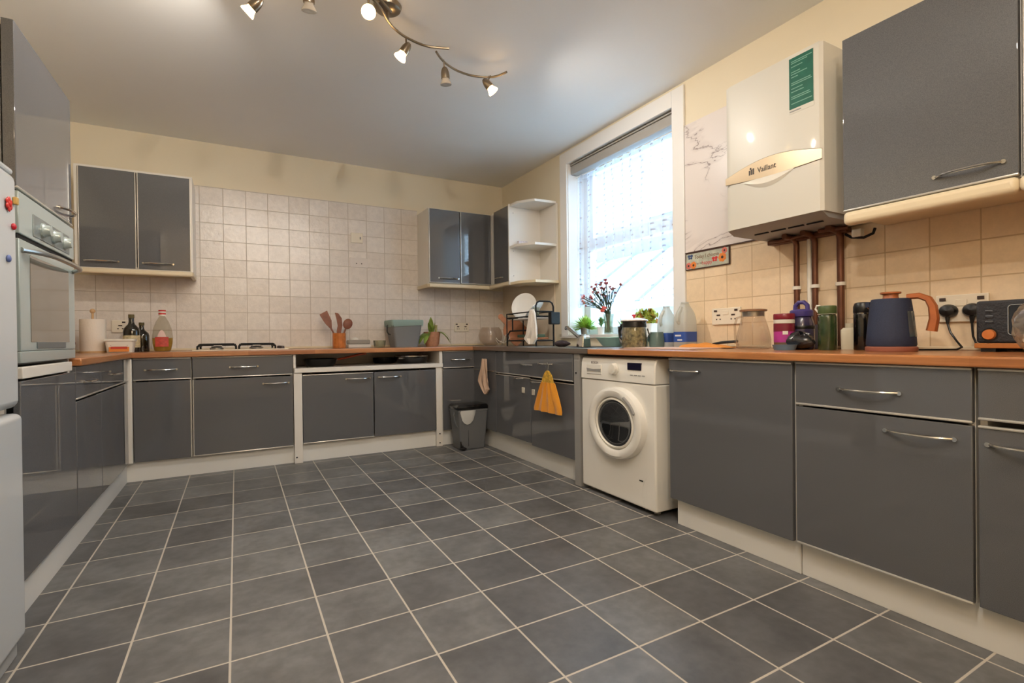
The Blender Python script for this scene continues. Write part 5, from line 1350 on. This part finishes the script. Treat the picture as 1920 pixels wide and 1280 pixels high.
single('plastic_bag', mb, mat('black bag film', (28, 28, 32), .22, coat=.6, bump=.7, bscale=50), 'crumpled black plastic bag in front of the purple bottle', 'bag', loc=(2.80, -1.61, ZR), sharp=.9)
t = thing('food_tub', 'small blue-grey tub under the black plastic bag', 'tub', (2.735, -1.605, ZR))
obj('tub', MB().lathe([(0, 0), (.040, 0), (.046, .02), (.048, .024), (.0, .024)], (2.728, -1.588, ZR), 24, sy=1.1), mat('blue grey tub', (96, 122, 144), .35, coat=.3), t)
jx, jy = 2.80, -1.736
t = thing('water_bottle', 'dark green drinking bottle with ridged green lid', 'bottle', (jx, jy, ZR))
obj('bottle', MB().lathe([(0, 0), (.033, 0), (.036, .006), (.036, .142), (.034, .150), (.031, .154), (0, .154)], (jx, jy, ZR), 28), mat('bottle green', (44, 62, 34), .2, coat=.6, vary=.2, vscale=30), t)
ld = obj('lid', MB().lathe([(0, .1565), (.034, .1565), (.0355, .160), (.0355, .186), (.033, .191), (0, .191)], (jx, jy, ZR), 28), mat('lid green', (74, 92, 50), .5), t)
obj('neck_ring', MB().lathe([(.031, .1545), (.0375, .1548), (.0375, .1560), (.031, .1562)], (jx, jy, ZR), 28), M_PLASTIC, ld)
obj('lid_strap', MB().tube([(jx, jy+.038, ZR+.165), (jx, jy+.05, ZR+.18), (jx, jy+.044, ZR+.195), (jx, jy+.03, ZR+.192)], .004, 8), M_PLASTIC, ld)
jx, jy = 2.945, -1.762
t = thing('storage_jar', 'cream square jar between the green bottle and the black flask', 'jar', (jx, jy, ZR))
mb = MB(); mb.grid([rsq(jx, jy, .032, .034, ZR, .01), rsq(jx, jy, .033, .036, ZR+.085, .01), rsq(jx, jy, .026, .028, ZR+.096, .01)], True, True)
obj('jar', mb, mat('cream jar', (206, 196, 170), .4), t)
obj('cap', MB().lathe([(0, .0965), (.026, .0965), (.026, .116), (0, .116)], (jx, jy, ZR), 22), MATS['cream jar'], t)
jx, jy = 2.90, -1.828
t = thing('flask', 'tall black vacuum flask left of the kettle', 'flask', (jx, jy, ZR))
obj('body', MB().lathe([(0, 0), (.033, 0), (.035, .004), (.035, .15), (.033, .154), (0, .154)], (jx, jy, ZR), 28), mat('gloss black', (14, 13, 13), .15, coat=.6), t)
obj('lid', MB().lathe([(0, .157), (.034, .157), (.0355, .161), (.035, .185), (.030, .199), (.02, .203), (0, .204)], (jx, jy, ZR), 28), M_BLACK, t)
obj('silver_ring', MB().lathe([(.033, .1543), (.0355, .1546), (.0355, .1566), (.033, .1569)], (jx, jy, ZR), 28), M_CHROME, t)
a = math.atan2(-.80, -.75)
mb = MB().lathe([(.011, 0), (.015, .002), (.015, .006), (.011, .006)], (0, 0, 0), 18, cap=False); mb.transform(Matrix.Translation((jx-.012, jy-.034, ZR+.182)) @ Matrix.Rotation(a, 4, 'Z') @ Matrix.Rotation(pi/2, 4, 'Y'))
obj('latch_ring', mb, M_CHROME, t)
# kettle
kx, ky = 2.745, -2.000
t = thing('kettle', 'navy blue textured kettle with tan wooden handle', 'kettle', (kx, ky, ZR))
M_NAVY = mat('navy texture', (36, 47, 74), .6, bump=.5, bscale=420, vary=.1, vscale=200)
M_TAN = mat('tan wood', (172, 98, 52), .45, vary=.12, vscale=20)
obj('power_base', MB().lathe([(0, 0), (.080, 0), (.082, .004), (.082, .016), (.078, .019), (0, .019)], (kx, ky, ZR), 36), mat('rose wood base', (150, 92, 74), .45), t)
obj('body', MB().lathe([(0, .0195), (.076, .0195), (.079, .025), (.077, .06), (.066, .17), (.062, .196), (.059, .199), (0, .199)], (kx, ky, ZR), 40), M_NAVY, t)
ld = obj('lid', MB().lathe([(.0, .1995), (.028, .1995), (.024, .206), (.024, .216), (.033, .219), (.033, .225), (.0, .227)], (kx, ky, ZR), 28), M_TAN, t)
hy = ky-.06
pts = [(kx+.0, ky-.05, ZR+.205), (kx, ky-.085, ZR+.206), (kx, ky-.112, ZR+.192), (kx, ky-.124, ZR+.165), (kx, ky-.128, ZR+.12), (kx, ky-.120, ZR+.075)]
mb = MB(); rows = []
Mh = Rz(.25, (kx, ky, 0))
for i, p in enumerate(pts):
    pv = Vector(p); t_ = (Vector(pts[min(i+1, 5)])-Vector(pts[max(i-1, 0)])).normalized(); nn = Vector((1, 0, 0)).cross(t_); w = .019; h = .0095+.0022*i*.6
    rows.append([pv+Vector((w, 0, 0))+nn*h*.6, pv+Vector((w*.5, 0, 0))+nn*h, pv-Vector((w*.5, 0, 0))+nn*h, pv-Vector((w, 0, 0))+nn*h*.6, pv-Vector((w, 0, 0))-nn*h*.6, pv-Vector((w*.5, 0, 0))-nn*h, pv+Vector((w*.5, 0, 0))-nn*h, pv+Vector((w, 0, 0))-nn*h*.6])
mb.grid(rows, True, True); mb.transform(Mh)
obj('handle', mb, M_TAN, t)
mb = MB(); rows = []
for i in range(5):
    a = RAD(-112+11*i)
    rows.append([(kx+(r+.0012)*cos(a), ky+(r+.0012)*sin(a), ZR+z) for r, z in ((.0776, .055), (.0742, .09), (.0712, .12), (.0682, .15))])
mb.grid(rows); obj('water_gauge', mb, mat('gauge grey', (72, 86, 92), .15, coat=.6), t)
obj('spout', MB().prism([(0, -.018), (.024, 0), (0, .018)], 0, .02, M=Matrix.Translation((kx, ky+.064, ZR+.172)) @ Matrix.Rotation(RAD(90), 4, 'Z')), M_NAVY, t)
# plugs and cables
PZ = 1.005
def plug(label, y, z, path, name='plug_and_cable'):
    t = thing(name, label, 'plug', (XR-.02, y, z))
    mb = MB().lathe([(0, 0), (.030, 0), (.031, .010), (.024, .024), (.0, .030)], (0, 0, 0), 24, sx=.85)
    mb.transform(Matrix.Translation((XR-.0187, y, z)) @ Matrix.Rotation(-pi/2, 4, 'Y'))
    obj('plug', mb, M_BLACK, t)
    obj('strain_relief', MB().tube([(XR-.030, y, z-.022), (XR-.032, y, z-.05)], .009, 8, .005), M_BLACK, t)
    obj('cable', MB().tube(path, .0038, 8), M_BLACK, t)
plug('black kettle plug in the cooker socket, cable curling to the kettle', -2.078, PZ,
     [(XR-.032, -2.078, PZ-.048), (XR-.034, -2.088, PZ-.085), (XR-.045, -2.112, PZ-.12), (XR-.07, -2.135, PZ-.141), (XR-.10, -2.13, ZR+.0045), (XR-.16, -2.09, ZR+.0045), (kx+.084, ky-.03, ZR+.0045)])
plug('black toaster plug half hidden behind the toaster', -2.152, PZ,
     [(XR-.032, -2.152, PZ-.048), (XR-.034, -2.156, PZ-.10), (XR-.034, -2.17, PZ-.14), (XR-.03, -2.21, ZR+.005), (XR-.03, -2.29, ZR+.005)])
# toaster
tx, ty = 2.86, -2.212
t = thing('toaster', 'black toaster with orange dial and window at the right edge', 'toaster', (tx+.07, ty-.13, ZR))
M_TOA = mat('toaster charcoal', (40, 42, 48), .55, bump=.7, bscale=150)
obj('body', MB().box(tx, tx+.12, ty-.27, ty, ZR+.030, ZR+.178, .008), M_TOA, t)
obj('wood_base', MB().box(tx-.004, tx+.124, ty-.274, ty+.004, ZR+.012, ZR+.0295, .003), mat('toaster wood', (186, 116, 56), .45, vary=.1), t)
for y in (ty-.03, ty-.24):
    obj('foot', MB().box(tx+.01, tx+.11, y-.02, y+.02, ZR, ZR+.0118), M_BLACK, t)
mb = MB().lathe([(0, 0), (.0185, 0), (.0165, .012), (0, .013)], (0, 0, 0), 22); mb.transform(Matrix.Translation((tx-.001, ty-.037, ZR+.060)) @ Matrix.Rotation(-pi/2, 4, 'Y'))
dl = obj('dial', mb, mat('orange dial', (206, 122, 62), .4), t)
mb = MB().lathe([(.0, 0), (.0235, 0), (.0235, .004), (0, .004)], (0, 0, 0), 22); mb.transform(Matrix.Translation((tx+.0025, ty-.037, ZR+.060)) @ Matrix.Rotation(-pi/2, 4, 'Y'))
obj('dial_ring', mb, M_BLACK, dl)
for k in range(3):
    obj('button', MB().box(tx-.003, tx+.002, ty-.048, ty-.026, ZR+.098+.019*k, ZR+.105+.019*k, .0015), M_TOA, t)
    obj('button_edge', MB().box(tx-.0035, tx+.001, ty-.047, ty-.027, ZR+.1055+.019*k, ZR+.1068+.019*k), M_CHROME, t)
win_ = obj('window', MB().box(tx-.0015, tx+.003, ty-.14, ty-.088, ZR+.060, ZR+.158, .001), mat('toaster window', (12, 12, 16), .1, coat=.5), t)
pts = []
for cyy, czz, a0 in ((-.132, .150, 90), (-.132, .068, 180), (-.096, .068, 270), (-.096, .150, 360)):
    pts += [(tx-.002, ty+cyy+.010*cos(RAD(a0+90*q/4)), ZR+czz+.010*sin(RAD(a0+90*q/4))) for q in range(5)]
obj('window_rim', MB().tube(pts+[pts[0]], .0018, 6), M_CHROME, win_)
obj('lever', MB().box(tx-.012, tx-.002, ty-.17, ty-.15, ZR+.13, ZR+.175, .002), M_STEEL, t)
# clear bag at the edge
mb = MB(); rows = []
for i in range(13):
    a = pi*i/12
    rows.append([(2.55+.068*cos(2*pi*k/24)*sin(a)*(1+.10*sin(k*2.3+i)), -2.468+.07*sin(2*pi*k/24)*sin(a)*(1+.10*sin(k*1.7+i*.9)), ZR+.083-.082*cos(a)*(1+.06*sin(k*3.1))) for k in range(24)])
mb.grid(rows, True)
t = thing('plastic_bag', 'clear crinkled plastic food bag at the right edge of the worktop', 'bag', (2.55, -2.468, ZR))
obj('film', mb, glassy('clear film', (226, 222, 216), .2, .12, opaque=.18, ocol=(210, 204, 196)), t, sharp=3)
mb = MB(); rows = []
for i in range(11):
    a = pi*i/10
    rows.append([(2.55+.05*cos(2*pi*k/18)*sin(a)*(1+.08*sin(k*2+i)), -2.472+.05*sin(2*pi*k/18)*sin(a), ZR+.055-.05*cos(a)) for k in range(18)])
mb.grid(rows, True); obj('contents', mb, mat('white contents', (214, 206, 194), .8, bump=.5, bscale=50), t)
